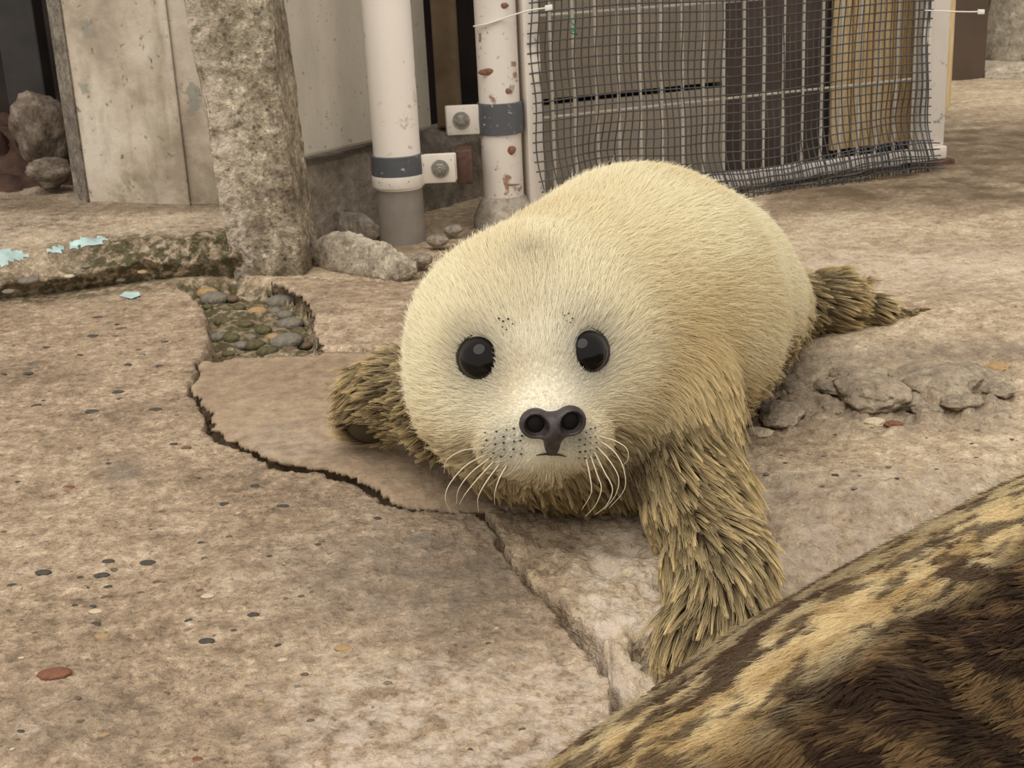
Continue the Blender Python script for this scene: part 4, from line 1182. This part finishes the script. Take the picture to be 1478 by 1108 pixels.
def pipe_clamp(c, r, z0, z1, side, label, bandmat, lugmat, owner):
    b = MB(); h = z1 - z0
    b.lathe(c, (0, 0, 1), [(r + .0005, z0), (r + .004, z0 + .001), (r + .0045, z0 + h * .5), (r + .004, z1 - .001), (r + .0005, z1)], 40)
    root = b.build('clamp_band', bandmat, owner, label=label)
    b = MB(); lc = np.array([c[0] + side * (r + .026), c[1] - .012, (z0 + z1) / 2])
    b.box(lc, (.028, 0, 0), (0, .0028, 0), (0, 0, h * .47), .003)
    b.box(lc + [side * .004, .012, 0], (.026, 0, 0), (0, .0028, 0), (0, 0, h * .45), .003); b.build('lug', lugmat, root)
    b = MB(); bc = lc + [side * .004, -.003, 0]
    b.lathe(bc, (0, -1, 0), [(.014, 0), (.014, .002)], 24); ws = b.build('washer', M_BOLT, root)
    b = MB(); b.lathe(bc + [0, -.002, 0], (0, -1, 0), [(.0095, 0), (.0095, .006), (.008, .0075)], 6)
    b.lathe(bc + [0, -.008, 0], (0, -1, 0), [(.005, 0), (.005, .004), (.004, .005)], 14); b.build('bolt', M_BOLT, root)
    return root
c1_ = pipe_clamp(pc, prad, z_b0, z_b1, 1, 'blue-grey clamp band with chipped white lower rim', M_BANDG, M_BANDW, pipe)
b = MB(); b.lathe(pc, (0, 0, 1), [(prad + .0047, z_b0 - .0005), (prad + .0052, z_b0 + .001), (prad + .0052, z_b0 + (z_b1 - z_b0) * .33), (prad + .0047, z_b0 + (z_b1 - z_b0) * .36)], 40)
b.build('paint_strip', M_BANDW, c1_, label='strip of white paint left along the lower rim')
lb_ = np.array([pc[0] + prad + .068, pc[1] + .012, (z_b0 + z_b1) / 2])
b = MB(); b.box(lb_ + [0, .03, -.004], (.013, 0, 0), (0, .035, 0), (0, 0, (z_b1 - z_b0) * .55), .003); b.build('bracket', M_RUSTBLK, c1_)
rg = G(733, 312, 0); rr_ = .0335
rc = np.array([rg[0], 2.27, 0]); 
tx = V_(722, 172, 2.27); rc[0] = tx[0]
rpost = empty('steel_post', (rc[0], rc[1], 0), label='round white steel post with rust spots beside the grille', cat='post')
b = MB(); b.lathe(rc, (0, 0, 1), [(rr_, -.03), (rr_, 1.3)], 40); b.build('tube', M_RUSTPIPE, rpost)
b = MB(); b.lathe(rc, (0, 0, 1), [(rr_ + .022, -.04), (rr_ + .018, .02), (rr_ + .006, .045), (rr_, .052)], 28); b.build('mortar_collar', M_BASE, rpost)
def rust_spot(px, py, w, h, z):
    me = stone_mesh(px % 7 + 1, .5, .3, 2); c = V_(px, py, rc[1] - rr_); 
    dx = c[0] - rc[0]; y = rc[1] - math.sqrt(max(1e-6, rr_ ** 2 - min(dx * dx, rr_ ** 2 * .9)))
    o = bpy.data.objects.new('rust_spot', me); COL.objects.link(o); me.materials.append(plain('rust', srgb(128, 94, 74), .35, 2, .9, .1))
    o.parent = rpost; o.matrix_parent_inverse = Matrix.Translation(rpost.location).inverted()
    o.location = (c[0], y, c[2]); s_ = 2.27 / FPX / 2; o.scale = (w * s_, .0022, h * s_)
rust_spot(706, 103, 30, 18, 0); rust_spot(733, 132, 12, 16, 0); rust_spot(737, 217, 16, 26, 0); rust_spot(738, 267, 34, 5, 0); rust_spot(727, 8, 14, 16, 0)
zz0, zz1 = zat(196, 722, rc[1] - rr_), zat(150, 720, rc[1] - rr_)
pipe_clamp(rc, rr_, zz0, zz1, -1, 'blue-grey painted clamp band', M_BANDG, M_BANDW, rpost)

# ------------------------------------------------------------------ grille gate with netting
GA = np.array([rc[0] + rr_ + .006, 2.275, 0]); GB = np.array([.845, 2.615, 0])
gu = nrm(GB - GA); gw = np.linalg.norm(GB - GA); gn = np.array([gu[1], -gu[0], 0])       # gn points to the camera side
up = np.array([0, 0, 1.])
def gp(u, z, n=0.0): return GA + gu * u + up * z + gn * n
M_GATE = painted('white_gate_paint', srgb(226, 218, 208), srgb(120, 122, 116), .22, 12, .5, srgb(196, 186, 172))
M_WIRE = painted('white_wire_paint', srgb(206, 198, 184), srgb(120, 100, 80), .28, 40, .5, srgb(160, 148, 130))
M_NET = plain('grey_plastic_net', srgb(68, 68, 67), .25, 60, .45, .45, .1)
M_TIE = plain('white_nylon', srgb(222, 218, 208), .05, 20, .4, .4, 0)
gz0, gz1 = .018, 1.15
gate = empty('grille_gate', gp(gw / 2, 0), label='white steel gate of welded wires backed by panels', cat='gate')
b = MB(); b.box(gp(.014, (gz0 + gz1) / 2), gu * .014, gn * .012, up * (gz1 - gz0) / 2, .002); b.build('stile', M_GATE, gate)
sw = .036
b = MB(); b.box(gp(gw - sw, (gz0 + gz1) / 2 + .012, -.006), gu * sw, gn * .006, up * ((gz1 - gz0) / 2 - .012), .002)
b.box(gp(gw - sw * 1.72, (gz0 + gz1) / 2 + .012, .006), gu * sw * .28, gn * .008, up * ((gz1 - gz0) / 2 - .012), .002); b.build('stile', M_GATE, gate, label='broad right stile with flaking paint')
b = MB(); b.box(gp(gw / 2, gz0 + .012), gu * (gw / 2), gn * .010, up * .012, .002); b.build('rail', M_GATE, gate)
b = MB(); b.box(gp(gw / 2, gz1), gu * (gw / 2), gn * .010, up * .014, .002); b.build('rail', M_GATE, gate)
b = MB(); b.box(gp(gw - .035, .004, 0), gu * .05, gn * .018, up * .013, .003); b.build('foot_plate', M_RUSTBLK, gate, label='rusted steel foot under the stile')
nw = 19
zh = [zat(170, 785, gp(.05, 0)[1]), zat(20, 820, gp(.08, 0)[1])]
for i in range(nw):
    u = .052 + i * (gw - .13) / (nw - 1)
    b = MB(); b.tube([gp(u, gz0 + .01), gp(u, gz1)], .0029, 8); b.build('wire', M_WIRE, gate)
dz = zh[1] - zh[0]
for z in [zh[0] + k * dz for k in range(-1, 6) if gz0 < zh[0] + k * dz < gz1]:
    b = MB(); b.tube([gp(.02, z, -.0045), gp(gw - sw * 2, z, -.0045)], .0024, 8); b.build('wire', M_WIRE, gate)
# panels on the far side of the grille
def panel(name, u0, u1, z0, z1, nrmoff, mat, th_=.008, **kw):
    b = MB(); b.box(gp((u0 + u1) / 2, (z0 + z1) / 2, nrmoff), gu * (u1 - u0) / 2, gn * th_, up * (z1 - z0) / 2, .002); return b.build(name, mat, gate, **kw)
zs = zh[0] + .018
def u_at(px, off):
    us = np.linspace(-.2, 1.2, 2801); return float(us[np.abs(proj(np.array([gp(u, .2, off) for u in us]))[0] - px).argmin()])
uA, uB, uC = u_at(1040, -.065), u_at(1200, -.055), u_at(1332, -.055)
panel('back_panel', .004, uA, gz0, zs - .005, -.060, M_GREYPAN, label='lower grey backing panel')
panel('back_panel', .004, uA, zs + .005, gz1, -.066, M_GREYPAN, label='upper grey backing panel')
panel('back_panel', uA - .002, uB + .02, gz0, gz1, -.085, M_CHOC, label='dark brown backing panel')
panel('back_sheet', .004, uC + .02, gz0, gz1, -.115, M_DARK, label='added dark sheet closing bright gaps behind the backing panels')  # sheet added to keep the bright sky out of the panel gaps
M_WOOD = Mat('pale_timber', .65, .25)
wn_ = M_WOOD.noise(18, 5, .6, .6, M_WOOD.mapping((6, 6, .6))); M_WOOD.color(M_WOOD.ramp(wn_, [(.3, srgb(202, 170, 122)), (.55, srgb(226, 200, 154)), (.75, srgb(236, 214, 174))])); M_WOOD = M_WOOD.m
k = 9
for i in range(k):
    u0 = uB + i * (uC - uB) / k; u1 = u0 + (uC - uB) / k - .003
    panel('slat', u0, u1, gz0 + .03, gz1, -.055 - .003 * (i % 2), M_WOOD, .005)
b = MB(); b.box(gp(gw + .012, .62 + .01, -.035), gu * .011, gn * .022, up * (.52), .002); b.build('wood_strip', M_WOOD, gate, label='bare pale timber strip behind the stile')

# netting tied over the grille
def net_pt(u, z):
    wob = .0035 * math.sin(u * 23 + z * 17) + .003 * math.sin(z * 41 + u * 9)
    bulge = .030 * math.exp(-((z - .015) / .05) ** 2) + .010 * math.exp(-((z - .10) / .05) ** 2) * math.sin(u * 31)
    return gp(u + .002 * math.sin(z * 37 + u * 5), z + .004 * math.sin(u * 11) * (1 if z > .1 else 2), .018 + wob + bulge)
b = MB()
u0n, u1n, z0n, z1n = .012, gw - .062, .010, .80
nu, nz = int((u1n - u0n) / .0125), int((z1n - z0n) / .0155)
for i in range(nu + 1):
    u = u0n + (u1n - u0n) * i / nu
    b.tube([net_pt(u, z0n - .01 + (z1n - z0n + .01) * t) for t in np.linspace(0, 1, 40)], .00115, 4, False)
for j in range(nz + 1):
    z = z0n + (z1n - z0n) * j / nz
    b.tube([net_pt(u0n - .006 + (u1n - u0n + .012) * t, z) + gn * .0008 for t in np.linspace(0, 1, 44)], .0012, 4, False)
# the turned-up hem along the foot and the doubled edge at the right stile
for j in range(5):
    z = .010 + j * .011
    b.tube([net_pt(.25 + (u1n - .25 + .01) * t, z) + gn * (.012 + .006 * math.sin(t * 40 + j)) for t in np.linspace(0, 1, 40)], .0013, 4, False)
for i in range(int((u1n - .25) / .0125)):
    u = .255 + i * .0125
    b.tube([net_pt(u, z) + gn * (.012 + .004 * math.sin(i * 1.7)) for z in np.linspace(.002, .06, 6)], .0012, 4, False)
for i in range(3):
    u = u1n - .014 + i * .007
    b.tube([net_pt(u, z) + gn * .004 * (i % 2) for z in np.linspace(.03, .8, 30)], .0017, 4, False)
b.build('plastic_netting', M_NET, None, smooth=False, label='dark grey square plastic netting stretched over the white grille', cat='netting')
# cable ties
def tie(pts, label):
    b = MB(); b.tube(crom(pts, 6), .0026, 6, True, .5); 
    root = b.build('cable_tie', M_TIE, None, label=label, cat='cable tie')
    e = np.asarray(pts[-1]); d = nrm(np.asarray(pts[-1]) - np.asarray(pts[-2]))
    b = MB(); b.box(e, d * .006, up * .0042, np.cross(d, up) * .003, .001); b.build('tie_head', M_TIE, root)
ty = rc[1] - rr_ - .002
tie([V_(684, 38, ty + .012), V_(705, 34, ty), V_(740, 22, ty), V_(765, 15, ty - .006), V_(792, 11, ty - .01)], 'white cable tie around the rusty post holding the netting')
yr = gp(gw, 0)[1] - .03
tie([V_(1335, 15, yr - .02), V_(1360, 16, yr - .015), V_(1390, 17, yr - .015), V_(1416, 17, yr - .02)], 'white cable tie across the broad gate stile')
M_STR = plain('green_twine', srgb(44, 110, 92), .2, 100, .8)
yt = gp(.09, 0)[1] - .05
b = MB(); b.tube(crom([V_(822, 24, yt), V_(826, 34, yt - .004), V_(832, 40, yt), V_(824, 47, yt - .004), V_(833, 50, yt), V_(828, 44, yt - .006)], 6), .0011, 5)
b.build('twine_scrap', M_STR, None, label='scrap of green twine knotted on the netting', cat='twine')

# ------------------------------------------------------------------ far right background
prism('wall_right', [np.array([1.0, 4.25, 0]), np.array([3.0, 4.6, 0]), np.array([3.0, 4.8, 0]), np.array([1.0, 4.45, 0])], 1.6, plain('dim_wall', srgb(128, 116, 98), .25, 6, .8), kind='structure', label='dim brown wall at the far side')
d0_, d1_ = V_(1402, 60, 3.95), V_(1430, 60, 3.95)
tag(prism('door_leaf', [np.array([d0_[0] - .12, 3.95, .0]), np.array([d1_[0], 3.98, 0]), np.array([d1_[0], 4.02, 0]), np.array([d0_[0] - .12, 3.99, 0])], 1.5, plain('dim_brown', srgb(84, 70, 58), .2, 8)), 'dark brown upright board far behind the gate', 'board')
cb = G(1492, 108, 0)
pl_ = empty('concrete_column', (cb[0] + .03, cb[1] + .16, 0), label='stout round pale concrete column far behind the gate', cat='column')
b = MB(); b.lathe((cb[0] + .03, cb[1] + .16, 0), (0, 0, 1), [(.125, -.02), (.13, .03), (.12, .12), (.105, .2), (.10, 1.5)], 32); b.build('shaft', concrete('pale_column', srgb(120, 110, 94), srgb(160, 150, 132), srgb(190, 180, 162), scale=.4), pl_)
pg = G(1440, 118, 0)
tag(rough_prism('plinth', [pg + [-.02, 0, -.02], pg + [.5, 0, -.02], pg + [.5, .30, -.02], pg + [-.02, .30, -.02]], [pg + [-.01, .02, .035], pg + [.5, .02, .035], pg + [.5, .29, .035], pg + [-.01, .29, .035]], concrete('plinth_concrete', srgb(150, 138, 118), srgb(180, 168, 148), srgb(200, 188, 168), scale=.5), .004, .03, 611), 'low pale concrete plinth under the far column', 'plinth')
